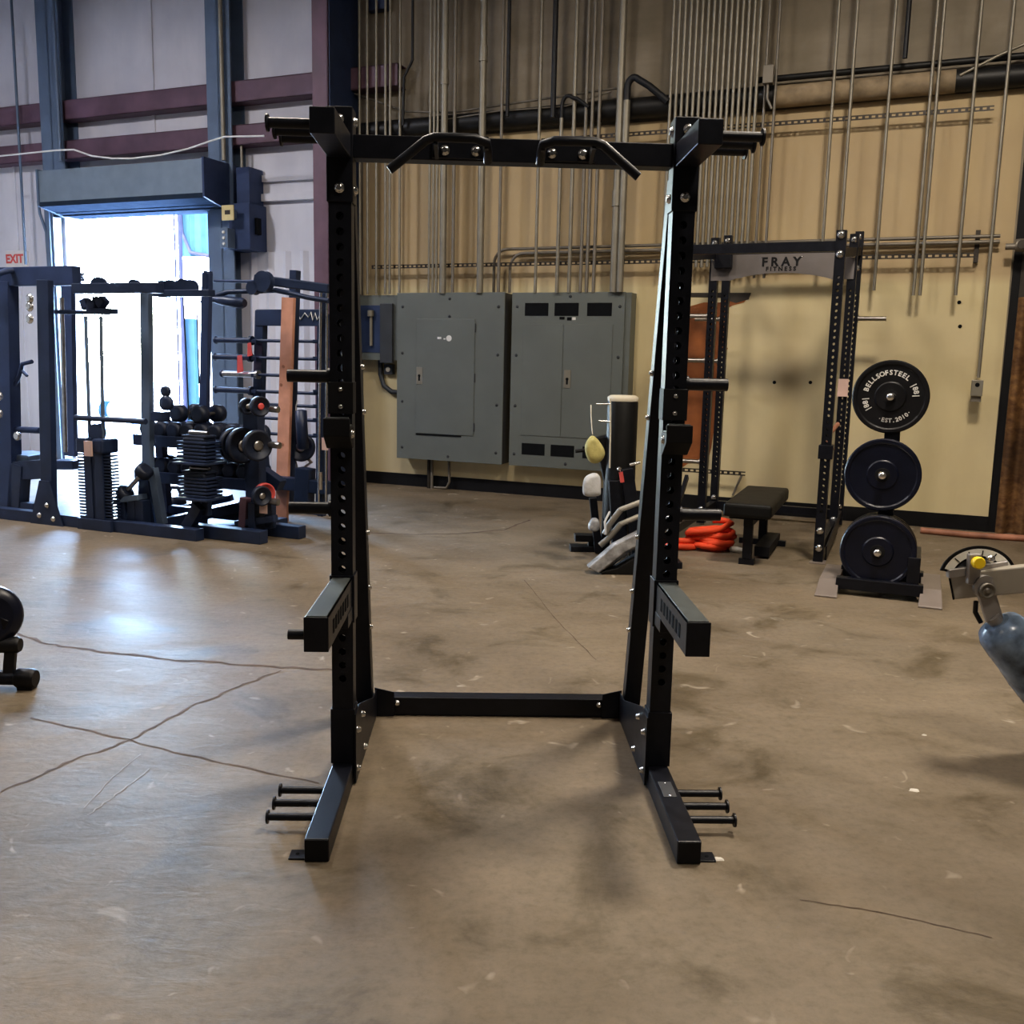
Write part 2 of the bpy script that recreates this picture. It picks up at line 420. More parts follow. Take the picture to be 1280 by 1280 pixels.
q = MB(); q.span((UL, -WD - 0.2, 0), (UR, -WD, HT)); struct(wall_obj(q.build('wall_front', 'cinder')))
q = MB(); q.span((UL, -WD, HT), (UR, 0.25, HT + 0.2)); struct(wall_obj(q.build('ceiling', 'whitewall')))
# plywood board over the lower wall on the right, black base strip
q = MB(); q.add([(-0.05, -0.03, 0.14), (7.06, -0.03, 0.14), (7.03, -0.03, 4.13), (3.6, -0.03, 4.09), (-0.05, -0.03, 4.09),
                 (-0.05, 0, 0.14), (7.06, 0, 0.14), (7.03, 0, 4.13), (3.6, 0, 4.09), (-0.05, 0, 4.09)],
                [(0, 1, 2, 3, 4), (1, 6, 7, 2), (2, 7, 8, 3), (3, 8, 9, 4), (0, 4, 9, 5), (0, 5, 6, 1)])
struct(wall_obj(q.build('wall_board', 'board')))
q = MB(); q.span((-0.6, -0.035, 0), (7.06, 0.0, 0.15)); struct(wall_obj(q.build('baseboard_back', 'blackflat')))
q = MB(); q.span((7.06, -0.02, 0), (7.13, 0, 4.1)); struct(wall_obj(q.build('trim_1', 'blackflat')))
# rusty corrugated sheets right of the board
q = MB(); n_ = 40; vs = []
for i in range(n_ * 4 + 1):
    u = 7.13 + i * 0.02; d = -0.05 - 0.045 * math.sin(i * 2 * PI / 9.0)
    vs += [(u, d, 0.0), (u, d, 2.25)]
q.add(vs, [(2 * i, 2 * i + 2, 2 * i + 3, 2 * i + 1) for i in range(n_ * 4)], True)
struct(wall_obj(q.build('wall_rusty_sheet', 'rust')))
q = MB(); q.span((7.13, -0.03, 2.25), (UR, 0, 4.2)); struct(wall_obj(q.build('wall_dark_panel', 'strut')))
# corrugated liner low on the left bay
q = MB(); vs = []; k = 0
for i in range(28):
    u = -1.9 + i * 0.066
    d = -0.02 if (i % 4) < 3 else -0.055
    vs += [(u, d, 0.0), (u, d, 2.86)]
q.add(vs, [(2 * i, 2 * i + 2, 2 * i + 3, 2 * i + 1) for i in range(27)])
struct(wall_obj(q.build('wall_liner', 'whitewall')))
q = MB(); q.span((-1.85, -0.05, 3.72), (-0.35, 0, 3.80)); q.span((-1.85, -0.07, 3.48), (-0.35, 0, 3.57)); q.span((-0.62, -0.06, 2.86), (-0.52, 0, 4.1)); q.span((-1.62, -0.05, 2.86), (-1.54, 0, 3.5))
struct(wall_obj(q.build('trim_2', 'whitewall')))
# vertical seams in the liner panels
q = MB()
for u in (-3.30, -7.6): q.span((u, -0.02, 4.3), (u + 0.05, 0, HT))
for u in (-5.9,): q.span((u, -0.02, 0), (u + 0.04, 0, 4.2))
struct(wall_obj(q.build('trim_3', 'whitewall')))
# columns and girts (steel frame of the hall)
def girt(name, u0, u1, z, h):
    q = MB(); q.span((u0, -0.20, z + h - 0.012), (u1, 0, z + h)); q.span((u0, -0.20, z), (u1, -0.188, z + h)) ; q.span((u0, -0.20, z), (u1, 0, z + 0.012))
    o = wall_obj(q.build(name, 'girt')); struct(o); return o
def icol(name, u0, u1, w, z0, z1, mat='bluesteel'):
    q = MB(); q.span((u0, -w, z0), (u1, -w + 0.018, z1)); q.span((u0, -0.018, z0), (u1, 0, z1)); q.span(((u0 + u1) / 2 - 0.012, -w, z0), ((u0 + u1) / 2 + 0.012, 0, z1))
    o = wall_obj(q.build(name, mat)); struct(o); return o
girt('beam_1', UL, 0.52, 4.66, 0.25); girt('beam_2', UL, -0.2, 4.15, 0.24)
icol('column_1', -5.02, -4.62, 0.27, 3.9, HT); icol('column_2', -2.17, -1.80, 0.27, 0, HT)
q = MB(); q.span((-0.33, -0.66, 0), (-0.12, -0.64, HT)); q.span((-0.14, -0.66, 0), (-0.12, 0, HT)); q.span((-0.33, -0.02, 0), (-0.12, 0, HT))
col3 = struct(wall_obj(q.build('column_3', 'girt')))
q = MB(); q.span((-0.115, -0.645, 0), (-0.105, 0, HT)); struct(wall_obj(q.build('column_side_shade', 'darkblue')))  # added sheet, its dark colour stands for shade on the column's right face
# small plate where the conduits pass
q = MB(); q.span((0.05, -0.10, 5.55), (0.30, 0, 5.8)); struct(wall_obj(q.build('trim_4', 'darkblue')))

# ------------------------------------------------------------------ roller door
t = wthing('roller_door', 'grey blue rolled up shutter door housing above the bright doorway', 'roller door', -3.75, 0)
wd_ = 0.72
ua, ub = uz(49, 235, wd_)[0] + 3.75, uz(254, 225, wd_)[0] + 3.75
zb_, zt_ = uz(150, 252, wd_)[1], uz(150, 206, wd_)[1]
prof = [(0, -0.05), (-0.30, -0.05), (-wd_, 0.04), (-wd_, zt_ - zb_), (0, zt_ - zb_)]
q = MB(); q.prism(prof, ub - ua, (ua, 0, zb_), (0, 1, 0), (0, 0, 1), (1, 0, 0)); q.build('housing', 'drum', t)
q = MB(); q.prism([(-.02, -.055), (-.30, -.055), (-wd_ + .01, .034), (-wd_ - .004, .05), (-wd_ - .008, -.01), (-.30, -.075), (-.02, -.075)], ub - ua, (ua, 0, zb_), (0, 1, 0), (0, 0, 1), (1, 0, 0)); q.build('housing_underside_shade', 'slat', t)  # separate dark sheet, shade under the housing put into its colour
for k in range(3):
    y = -.34 - k * .11; q = MB(); q.bar((ua, y, zb_ - .075 + k * .024), (ub, y, zb_ - .075 + k * .024), .03, .014); q.build('slat_edge', 'slat', t)
prof2 = [(0, -0.09), (-0.34, -0.09), (-wd_ - .02, 0.0), (-wd_ - .02, zt_ - zb_ + .02), (0, zt_ - zb_ + .02)]
q = MB(); q.prism(prof2, 0.03, (ub, 0, zb_), (0, 1, 0), (0, 0, 1), (1, 0, 0)); q.build('end_bracket', 'darkblue', t)
q = MB(); q.prism(prof2, 0.03, (ua - .03, 0, zb_), (0, 1, 0), (0, 0, 1), (1, 0, 0)); q.build('end_bracket', 'bluesteel', t)
q = MB()
for i in range(3): q.span((-1.32, -0.16 - 0.02 * (i % 2), 3.40 + i * 0.075), (1.60, -0.08, 3.47 + i * 0.075))
q.build('curtain', 'slat', t)
q = MB(); q.span((-1.40, -0.17, 0), (-1.24, -0.03, 3.62)); q.span((-1.34, -0.2, 0), (-1.28, -0.03, 3.62)); q.build('guide_rail', 'bluesteel', t)
q = MB(); q.span((1.46, -0.17, 0), (1.62, -0.03, 3.62)); q.span((1.50, -0.2, 0), (1.56, -0.03, 3.62)); q.build('guide_rail', 'bluesteel', t)
q = MB(); q.path([(-1.47, -0.2, 3.62), (-1.45, -0.2, 3.45), (-1.37, -0.18, 3.2), (-1.36, -0.18, 2.9)], 0.02); q.build('hand_chain', 'bluesteel', t)

# outside the door
q = MB(); q.add([(-40, 0.25, -0.02), (30, 0.25, -0.02), (30, 60, -0.02), (-40, 60, -0.02)], [(0, 1, 2, 3)])
g = wall_obj(q.build('ground_outside', 'outground')); struct(g)
un, _ = uz(226, 300, -9.5)
t = thing('neighbouring_building', 'blue corrugated shed wall seen through the right of the doorway', 'building', wall_pt(un, -9.5), WALL_ANG)
zc = uz(250, 321, -9.5)[1]; ze = uz(250, 262, -9.5)[1] + 0.3
q = MB(); vs = []
for i in range(90):
    u = i * 0.09; d = 0.0 if i % 4 else -0.08
    vs += [(u, d, zc), (u, d, ze)]
q.add(vs, [(2 * i, 2 * i + 2, 2 * i + 3, 2 * i + 1) for i in range(89)]); q.build('cladding', 'blueclad', t)
q = MB(); q.span((-0.1, -0.06, 0), (8.1, 0.1, zc)); q.build('lower_wall', 'white', t)
q = MB(); q.span((-0.2, -0.25, ze), (8.2, 0.3, ze + .12)); q.build('eave', 'navy', t)
q = MB(); q.path([(0.1, -0.12, ze - .1), (0.15, -0.12, zc + .6), (0.4, -0.12, zc + .1), (1.0, -0.12, zc), (2.6, -0.12, zc)], 0.045); q.build('downpipe', 'outpole', t)
t = thing('utility_pole', 'slim dark pole with a teal cabinet standing outside the bright doorway', 'pole', wall_pt(uz(228, 400, -6.0)[0], -6.0), WALL_ANG)
q = MB(); q.tube((0, 0, -0.02), (0, 0, 6.2), 0.045, 12); q.build('shaft', 'outpole', t)
q = MB(); q.tube((-0.14, 0, 0), (-0.14, 0, 6.2), 0.022, 8); q.build('conduit', 'outpole', t)
q = MB(); q.span((-0.10, 0.1, 0.0), (0.22, 0.2, 2.3)); q.build('meter_cabinet', 'blueclad', t)
q = MB(); q.bar((-0.6, 0, 4.9), (0.1, 0, 4.6), 0.05, 0.07); q.bar((-0.5, 0, 5.5), (0.3, 0, 5.4), 0.05, 0.07); q.build('arm', 'outpole', t)

# ------------------------------------------------------------------ floor cracks
def crack(pts, w, name, mat='crack'):
    q = MB(); pts = [floor_at(*p) for p in pts]; fine = []
    for a, b in zip(pts, pts[1:]):
        for i in range(8): fine.append(a.lerp(b, i / 8))
    fine.append(pts[-1]); vs = []
    for i, p in enumerate(fine):
        d = (fine[min(i + 1, len(fine) - 1)] - fine[max(i - 1, 0)]).normalized(); s = Vector((-d.y, d.x, 0))
        j = s * random.uniform(-1, 1) * min(0.012, w * 1.6); ww = w * random.uniform(0.5, 1.3)
        vs += [p + j + s * ww + Vector((0, 0, 0.0015)), p + j - s * ww + Vector((0, 0, 0.0015))]
    q.add(vs, [(2 * i, 2 * i + 1, 2 * i + 3, 2 * i + 2) for i in range(len(fine) - 1)])
    struct(q.build(name, mat))
crack([(0, 990), (80, 955), (160, 926), (240, 883), (300, 858), (350, 838)], 0.007, 'floor_crack')
crack([(40, 897), (160, 925), (280, 955), (400, 978)], 0.005, 'floor_crack')
crack([(10, 788), (60, 805), (130, 815), (220, 825), (330, 833), (420, 838)], 0.011, 'floor_crack')
crack([(110, 1019), (150, 990), (187, 961)], 0.003, 'floor_scratch', 'scuff'); crack([(105, 1010), (140, 972), (176, 943)], 0.002, 'floor_scratch', 'scuff')
crack([(655, 725), (700, 780), (745, 825)], 0.0022, 'floor_crack')
crack([(1000, 1125), (1100, 1140), (1240, 1172)], 0.002, 'floor_crack')
crack([(460, 666), (520, 668), (580, 667), (630, 662), (662, 650)], 0.012, 'floor_crack')

# ------------------------------------------------------------------ lighting
w = bpy.data.worlds.new('sky'); bpy.context.scene.world = w; w.use_nodes = True
n = w.node_tree.nodes; l = w.node_tree.links
bg = n['Background']
sk = n.new('ShaderNodeTexSky'); sk.sky_type = 'NISHITA'; sk.sun_disc = False; sk.sun_elevation = R(50); sk.sun_rotation = R(200)
l.new(sk.outputs['Color'], bg.inputs['Color']); bg.inputs['Strength'].default_value = 19
sun = bpy.data.lights.new('sun', 'SUN'); sun.energy = 10; sun.angle = R(1); sun.color = (1, 0.97, 0.92)
so = bpy.data.objects.new('sun', sun); COL.objects.link(so)
so.rotation_euler = Vector((0.35, 0.55, -0.85)).to_track_quat('-Z', 'Y').to_euler()
# sky portal in the doorway
po = bpy.data.lights.new('door_portal', 'AREA'); po.shape = 'RECTANGLE'; po.size = DR - DL; po.size_y = DH; po.cycles.is_portal = True
o = bpy.data.objects.new('door_portal', po); COL.objects.link(o)
o.location = wall_pt((DL + DR) / 2, -0.1, DH / 2)
o.rotation_euler = (-WN).to_track_quat('-Z', 'Y').to_euler()
# unseen high bay lamps under the roof, one of them added as fill
def lamp(u, w_, e, col=(1.0, 0.89, 0.75)):
    t = wthing('unseen_ceiling_lamp', 'unseen round warehouse lamp hanging high under the ceiling', 'lamp', u, 6.3, w_, 'high bay lamps')
    q = MB(); q.lathe([(0.25, 0), (0.22, 0.10), (0.10, 0.26), (0.08, 0.40)], (0, 0, 0), (0, 0, 1), 24); q.build('lamp_shade', 'bluesteel', t)
    q = MB(); q.tube((0, 0, 0.4), (0, 0, HT - 6.3), 0.012, 8); q.build('rod', 'blackflat', t)
    q = MB(); q.lathe([(0.22, -0.012), (0.22, -0.002)], (0, 0, 0), (0, 0, 1), 24); q.build('lens', 'lamp', t)
    a = bpy.data.lights.new('high_bay', 'AREA'); a.shape = 'DISK'; a.size = 1.0; a.energy = e; a.color = col
    ao = bpy.data.objects.new('high_bay', a); COL.objects.link(ao); ao.location = (0, 0, -0.03); ao.parent = t
lamp(6.8, 5.0, 310); lamp(2.4, 5.6, 140); lamp(-3.0, 5.5, 300, (.97, .95, 1)); lamp(7.6, 9.2, 150); lamp(1.6, 11.5, 40)  # the cool one is fill, added to brighten the left wall
# ------------------------------------------------------------------ the half rack in the middle (local: x across, y away, z up; y=0 is the front of the uprights)
T = 0.0762; HW = 0.621
rack = thing('squat_rack', 'large black half rack with spotter arms and pull up grips in the middle', 'squat rack', (0.087, 3.37, 0))
RT = 2.376
for s in (-1, 1):
    xc = s * (HW - T / 2); xi = s * (HW - T); xo = s * HW
    holes = [0.40 + 0.0508 * i for i in range(33)]
    q = MB(); q.holed_post(xc, T / 2, T, T, T, RT - 0.006, [h for h in holes if h < 2.05], 0.0135, 12)
    up = q.build('upright', 'black', rack)
    # foot runs forward and back on the floor
    q = MB(); q.span((xi, -0.571, 0), (xo, 0.76, T)); q.build('foot', 'black', rack, 0.004)
    q = MB(); q.span((xi + s * 0.002, -0.5735, 0.003), (xo - s * 0.002, -0.571, T - 0.003)); q.build('end_cap', 'blackflat', rack)
    # lower sleeve and top cap sleeve of thicker plate
    e = 0.006
    q = MB()
    for (z0, z1) in ((T, 0.285),):
        q.span((xc - T / 2 - e, -e, z0), (xc + T / 2 + e, T + e, z1))
    q.build('lower_sleeve', 'black', rack, 0.002)
    q = MB(); q.span((xc - T / 2 - e, -e, 2.070), (xc + T / 2 + e, T + e, RT)); q.build('cap_sleeve', 'black', rack, 0.003)
    # inclined rear brace
    a = Vector((xc, 0.66, T)); b = Vector((xc, T + 0.045, 2.19))
    q = MB(); q.bar(a, b, T * 0.9, T * 0.9, (0, 1, 0)); q.build('brace', 'black', rack, 0.003)
    # gusset plates on the inner side at the floor
    q = MB(); q.prism([(-0.02, T * 0.1), (0.70, T * 0.1), (0.70, 0.12), (0.55, 0.13), (0.10, 0.27), (-0.02, 0.27)], 0.006, (xi - s * 0.0125 if s > 0 else xi + 0.0065, 0, 0), (0, 1, 0), (0, 0, 1), (1, 0, 0))
    q.build('gusset', 'black', rack, 0.001)
    for (y, z) in ((0.02, 0.05), (0.02, 0.20), (0.22, 0.05), (0.15, 0.21)):
        bolt(rack, (xi - s * 0.012, y, z), (-s, 0, 0), 0.011, 0.014)
    bolt(rack, (xi - s * 0.10, 0.676, 0.06), (0, -1, 0), 0.011, 0.012)
    # angled wing plate joining the rear cross member
    q = MB(); q.prism([(0, 0), (0.085, 0), (0.085, 0.11), (0, 0.13)], 0.006, (xi - s * 0.002, 0.672, 0.0), (-s, 0, 0), (0, 0, 1), (0, 1, 0)); q.build('flange', 'black', rack, 0.001)
    # top storage arm reaching forward, three pegs pointing out
    zt = 2.289; ya = -0.352
    q = MB(); q.span((xi, ya, zt - T), (xo, -e, zt)); arm = q.build('storage_arm', 'black', rack, 0.003)
    for i, y in enumerate((-0.305, -0.205, -0.105)):
        q = MB(); q.tube((xo - s * 0.004, y, zt - 0.040), (xo + s * 0.13, y, zt - 0.040), 0.0155, 16)
        q.lathe([(0.026, 0), (0.026, 0.006)], (xo + s * 0.13, y, zt - 0.040), (s, 0, 0), 18); q.build('peg', 'black', rack)
    # top bolts
    for (z, y) in ((2.335, -e), (2.115, -e)):
        bolt(rack, (xc, y, z), (0, -1, 0), 0.014, 0.012)
        bolt(rack, (xi - s * e, T / 2, z), (-s, 0, 0), 0.014, 0.012)
    # thick plate pegs on the outer side
    for z in (1.487, 1.021):
        q = MB(); q.tube((xo - s * 0.004, 0.035, z), (xo + s * 0.152, 0.035, z), 0.022, 18); q.lathe([(0.030, 0), (0.030, 0.012)], (xo, 0.035, z), (s, 0, 0), 18); q.build('plate_peg', 'black', rack)
    # spotter arm
    zs = 0.772; ys = -0.534
    q = MB()
    q.span((xi + s * 0.03, ys, zs - 0.105), (xo, -e, zs)); q.span((xi + s * .001, ys - 0.004, zs - 0.105), (xo, ys, zs + 0.004)); q.span((xi + s * .004, ys, zs - 0.105), (xi + s * .03, -e, zs - 0.101)); sp = q.build('spotter_arm', 'black', rack, 0.003)
    # inner cheek with slots
    q = MB()
    q.holed_face(Vector((xi + s * 0.0025, -e, zs - 0.052)), (0, 0, 1), (0, -1, 0), 0.104, 0.0, -ys - e, [], 0.010, 12)
    q.build('arm_cheek', 'black', rack, recalc=False)
    for i in range(7):
        q = MB(); q.box((xi + s * 0.002, -0.115 - 0.052 * i, zs - 0.052), (0.002, 0.026, 0.044)); q.build('slot', 'vent', rack)
    q = MB(); q.span((xi + s * 0.008, ys + 0.01, zs), (xo - s * 0.004, -e, zs + 0.005)); q.build('arm_pad', 'uhmw', rack, 0.001)
    q = MB(); q.span((xc - T / 2 - e, -e, zs - 0.16), (xc + T / 2 + e, T + e, zs + 0.012)); q.span((xi, -0.12, zs - 0.15), (xo, -e, zs - 0.10)); q.build('arm_bracket', 'black', rack, 0.002)
    L = 0.07 if s < 0 else 0.025
    q = MB(); q.tube((xo, -0.42, zs - 0.085), (xo + s * L, -0.42, zs - 0.085), 0.016, 16); q.build('arm_pin', 'black', rack)
    # j-cup with liner
    q = MB(); q.span((xc - T / 2 - 0.005, -0.012, 1.36), (xc + T / 2 + 0.005, T * 0.9, 1.470)); q.build('cup_carriage', 'blackflat', rack, 0.002)
    q = MB(); q.prism([(0, 0), (0, 0.05), (-0.085, 0.055), (-0.085, 0.082), (-0.098, 0.082), (-0.098, 0.022), (-0.03, -0.025), (0, -0.025)], T + 0.014, (xc - T / 2 - 0.007, -0.012, 1.268), (0, 1, 0), (0, 0, 1), (1, 0, 0))
    cup = q.build('cup_hook', 'blackflat', rack, 0.003)
    q = MB(); q.bar((xc, -0.012, 1.322), (xc, -0.084, 1.327), T, 0.006); q.span((xc - T / 2, -0.099, 1.349), (xc + T / 2, -0.084, 1.353)); q.build('cup_liner', 'uhmw', rack)
    for z in (1.385, 1.445): bolt(rack, (xc, -0.012, z), (0, -1, 0), 0.007, 0.006)
    bolt(rack, (xi - s * 0.006, -0.06, 1.295), (-s, 0, 0), 0.012, 0.01)
    # base pegs
    for y in (-0.165, -0.265, -0.365):
        q = MB(); q.tube((xo - s * 0.002, y, 0.046), (xo + s * 0.155, y, 0.046), 0.0125, 14)
        q.lathe([(0.023, 0), (0.023, 0.006)], (xo + s * 0.155, y, 0.046), (s, 0, 0), 18); q.build('base_peg', 'black', rack)
    # bolt-down tab
    q = MB(); q.span((xo - s * 0.005, -0.560, 0), (xo + s * 0.052, -0.505, 0.006)); q.build('floor_tab', 'black', rack, 0.001)
    q = MB(); q.lathe([(0.006, 0), (0.006, 0.0012)], (xo + s * 0.028, -0.532, 0.006), (0, 0, 1), 12); q.build('tab_hole', 'vent', rack)
    # small bolts along the rear of the brace
    for z in (1.52, 1.35, 0.86, 0.62, 0.44): 
        t_ = (z - T) / (2.19 - T); p = a.lerp(b, t_)
        bolt(rack, (xi + s * 0.003, p.y - 0.012, z), (-s, 0, 0), 0.009, 0.012)
q = MB(); q.span((HW - T + 0.014, -0.26, T), (HW - 0.016, -0.14, T + 0.002)); lp = q.build('name_plate', 'plate', rack, 0.0005)
for y in (-0.25, -0.15): bolt(rack, (HW - T / 2, y, T + 0.002), (0, 0, 1), 0.003, 0.002, 'rivet')
# top cross member with grips
q = MB(); q.span((-HW + T - 0.004, 0.015, 2.217), (HW - T + 0.004, 0.015 + T, 2.293)); q.build('top_cross_member', 'black', rack, 0.003)
q = MB(); q.span((-HW + T - 0.004, 0.68, 0.004), (HW - T + 0.004, 0.68 + T, T + 0.008)); q.build('rear_cross_member', 'black', rack, 0.003)
for s in (-1, 1):
    q = MB(); q.span((s * 0.095, -0.000, 2.222), (s * 0.275, 0.015, 2.288)); q.build('grip_plate', 'black', rack, 0.002)
    for x in (0.128, 0.232): bolt(rack, (s * x, 0.0, 2.246), (0, -1, 0), 0.014, 0.012)
    pts = [(s * 0.088, -0.005, 2.215), (s * 0.088, -0.055, 2.235), (s * 0.092, -0.09, 2.255), (s * 0.13, -0.10, 2.265), (s * 0.20, -0.10, 2.266), (s * 0.262, -0.10, 2.265), (s * 0.29, -0.10, 2.255), (s * 0.345, -0.10, 2.210), (s * 0.408, -0.10, 2.160)]
    q = MB(); q.path(pts, 0.0155, 14); q.build('pull_up_grip', 'black', rack)
    q = MB(); q.bar((s * 0.258, 0.0, 2.235), (s * 0.258, -0.10, 2.26), 0.012, 0.04); q.bar((s * 0.092, 0.0, 2.235), (s * 0.092, -0.09, 2.255), 0.012, 0.04); q.build('grip_web', 'black', rack)
# ------------------------------------------------------------------ branded power rack by the back wall (local x along the wall, y into it)
T2 = 0.076
fr = wthing('power_rack', 'black six post power rack with grey lettered header plate by the cream wall', 'power rack', 5.08, 0, 1.45)
ZF, ZM, ZR = 2.60, 2.74, 2.84
for s in (-1, 1):
    for (y, zt) in ((-0.96, ZF), (0.38, ZM), (1.00, ZR)):
        q = MB(); q.holed_post(s * 0.62, y, T2, T2, 0.0 if y < 0 else 0.02, zt, [0.42 + 0.0508 * i for i in range(37)], 0.0125, 8); q.build('post', 'black', fr)
    q = MB(); q.span((s * 0.62 - 0.03, -0.92, 0.09), (s * 0.62 + 0.03, 1.0, 0.165)); q.build('side_rail', 'black', fr, 0.002)
    q = MB(); q.bar((s * 0.62, -0.9, 0.13), (s * 0.62, -0.35, 0.55), 0.03, 0.05, (0, 1, 0)) if s < 0 else q.bar((s * 0.67, -0.88, 0.06), (s * 0.67, 0.3, 0.16), 0.012, 0.12)
    q.build('side_plate', 'black', fr)
    q = MB(); q.bar((s * 0.62, -0.92, 2.44), (s * 0.62, 1.0, 2.66), 0.06, 0.075); q.build('top_rail', 'black', fr, 0.002)
    q = MB(); q.span((s * 0.62 - 0.06, -1.06, 0), (s * 0.62 + 0.06, -0.90, 0.008)); q.build('foot_plate', 'tanfoot', fr)
    for (y, zz) in ((-0.998, (0.12, 0.26, 2.42, 2.565)), (0.342, (0.16, 2.55, 2.69)), (0.962, (0.2, 2.5, 2.66, 2.79))):
        for z in zz: bolt(fr, (s * 0.62, y, z), (0, -1, 0), 0.024, 0.016)
q = MB(); q.span((-0.60, -0.99, 2.445), (0.60, -0.93, 2.52)); q.build('front_cross_beam', 'black', fr, 0.002)
q = MB(); q.span((-0.60, 0.97, 0.09), (0.60, 1.03, 0.165)); q.build('rear_cross_beam', 'black', fr, 0.002)
q = MB(); q.span((-0.60, 0.97, 2.62), (0.60, 1.03, 2.69)); q.build('rear_top_beam', 'black', fr, 0.002)
# header plate with arched lower edge
top, low, mid = 2.58, 2.345, 2.41
poly = [(-0.64, low)] + [(-0.46 + 0.92 * i / 16, low + (mid - low) * math.sin(PI * i / 16) ** 0.8) for i in range(17)] + [(0.64, low), (0.64, top), (-0.64, top)]
q = MB(); q.prism(poly, 0.012, (0, 0.345, 0), (1, 0, 0), (0, 0, 1), (0, -1, 0)); hp = q.build('header_plate', 'frayplate', fr)
up_ = Matrix(((1, 0, 0, 0), (0, 0, -1, 0), (0, 1, 0, 0), (0, 0, 0, 1)))   # text plane facing -y, upright
text_mesh('F R A Y', 0.11, 'blackflat', hp, Matrix.Translation((0.0, 0.331, 2.505)) @ up_, bold=0.004, spacing=1.0)
text_mesh('F I T N E S S', 0.052, 'blackflat', hp, Matrix.Translation((0.0, 0.331, 2.443)) @ up_, bold=0.002, spacing=1.0)
for x in (-0.5, -0.18, 0.18, 0.5): bolt(fr, (x, 0.333, 2.55), (0, -1, 0), 0.006, 0.005, 'rivet')
q = MB(); q.span((-0.60, 0.26, 2.45), (-0.44, 0.33, 2.62)); q.build('corner_bracket', 'black', fr, 0.01)
# safety bracket, storage pegs, paper tag
q = MB(); q.span((0.565, -1.01, 0.84), (0.675, -0.905, 0.95)); q.span((0.60, -0.90, 0.87), (0.64, -0.55, 0.90)); q.build('safety_bracket', 'black', fr, 0.004)
for (x, y, z, s) in ((0.655, 1.0, 2.03, 1), (-0.655, 0.38, 2.02, -1), (-0.655, 1.0, 2.02, -1), (-0.655, 0.38, 1.60, -1), (-0.655, 1.0, 1.60, -1), (0.655, 1.0, 0.55, 1), (-0.655, 0.38, 0.62, -1)):
    q = MB(); q.tube((x, y, z), (x + s * 0.26, y, z), 0.022, 12); q.lathe([(0.035, 0), (0.035, 0.012)], (x, y, z), (s, 0, 0), 14); q.build('storage_peg', 'steel', fr)
q = MB(); q.span((0.575, 0.315, 1.30), (0.665, 0.318, 1.46)); q.build('paper_tag', 'tag', fr)
q = MB(); q.path([(0.60, 0.30, 1.05), (0.56, 0.1, 0.98), (0.55, 0.0, 0.90), (0.60, -0.05, 0.84)], 0.02); q.build('strap', 'copper', fr)
q = MB(); q.tube((0.56, -0.1, 0.95), (0.56, -0.1, 1.12), 0.03, 10); q.build('roller', 'vinyl', fr)

# ------------------------------------------------------------------ bumper plate stand
wt = 3.36
tr = wthing('plate_stand', 'black upright bumper plate stand with flat tan feet beside the power rack', 'plate stand', 6.2, 0, wt)
def loc(px, py, w): u, z = uz(px, py, w); return (u - 6.2, wt - w, z)
q = MB(); q.span((-0.28, -0.16, 0.04), (0.28, -0.08, 0.12)); q.build('base_beam', 'black', tr, 0.004)
q = MB(); q.span((-0.28, 0.3, 0.04), (0.28, 0.38, 0.12)); q.build('base_beam', 'black', tr, 0.004)
q = MB(); q.span((0.17, -0.13, 0.06), (0.25, 0.35, 0.30)); q.build('base_gusset', 'black', tr, 0.004)
q = MB(); q.span((-0.05, 0.06, 0.10), (0.05, 0.16, 1.42)); q.build('upright', 'black', tr, 0.004)
q = MB(); q.span((-0.05, -0.1, 0.10), (0.05, 0.3, 0.16)); q.build('upright_foot', 'black', tr, 0.004)
for s in (-1, 1):
    x = s * 0.33
    q = MB(); q.bar((x, 0.45, 0.055), (x, -0.10, 0.055), 0.13, 0.07); q.add([(x - .065, -.10, .09), (x + .065, -.10, .09), (x + .075, -.30, .012), (x - .075, -.30, .012), (x - .065, -.10, .02), (x + .065, -.10, .02), (x + .075, -.30, 0), (x - .075, -.30, 0)], [(0, 1, 2, 3), (7, 6, 5, 4), (0, 3, 7, 4), (1, 5, 6, 2), (3, 2, 6, 7)])
    q.build('foot', 'tanfoot', tr, 0.004)
ctr = [loc(1113, 496, 3.33), loc(1103, 594, 3.40), loc(1097, 690, 3.47)]
for (x, y, z) in ctr:
    q = MB(); q.tube((0 if abs(x) < .05 else x * .6, 0.1, z), (x, y - 0.045, z), 0.026, 16); q.lathe([(0.026, 0), (0.022, 0.01), (0.008, 0.012)], (x, y - 0.045, z), (0, -1, 0), 16); q.build('sleeve_peg', 'chrome', tr)
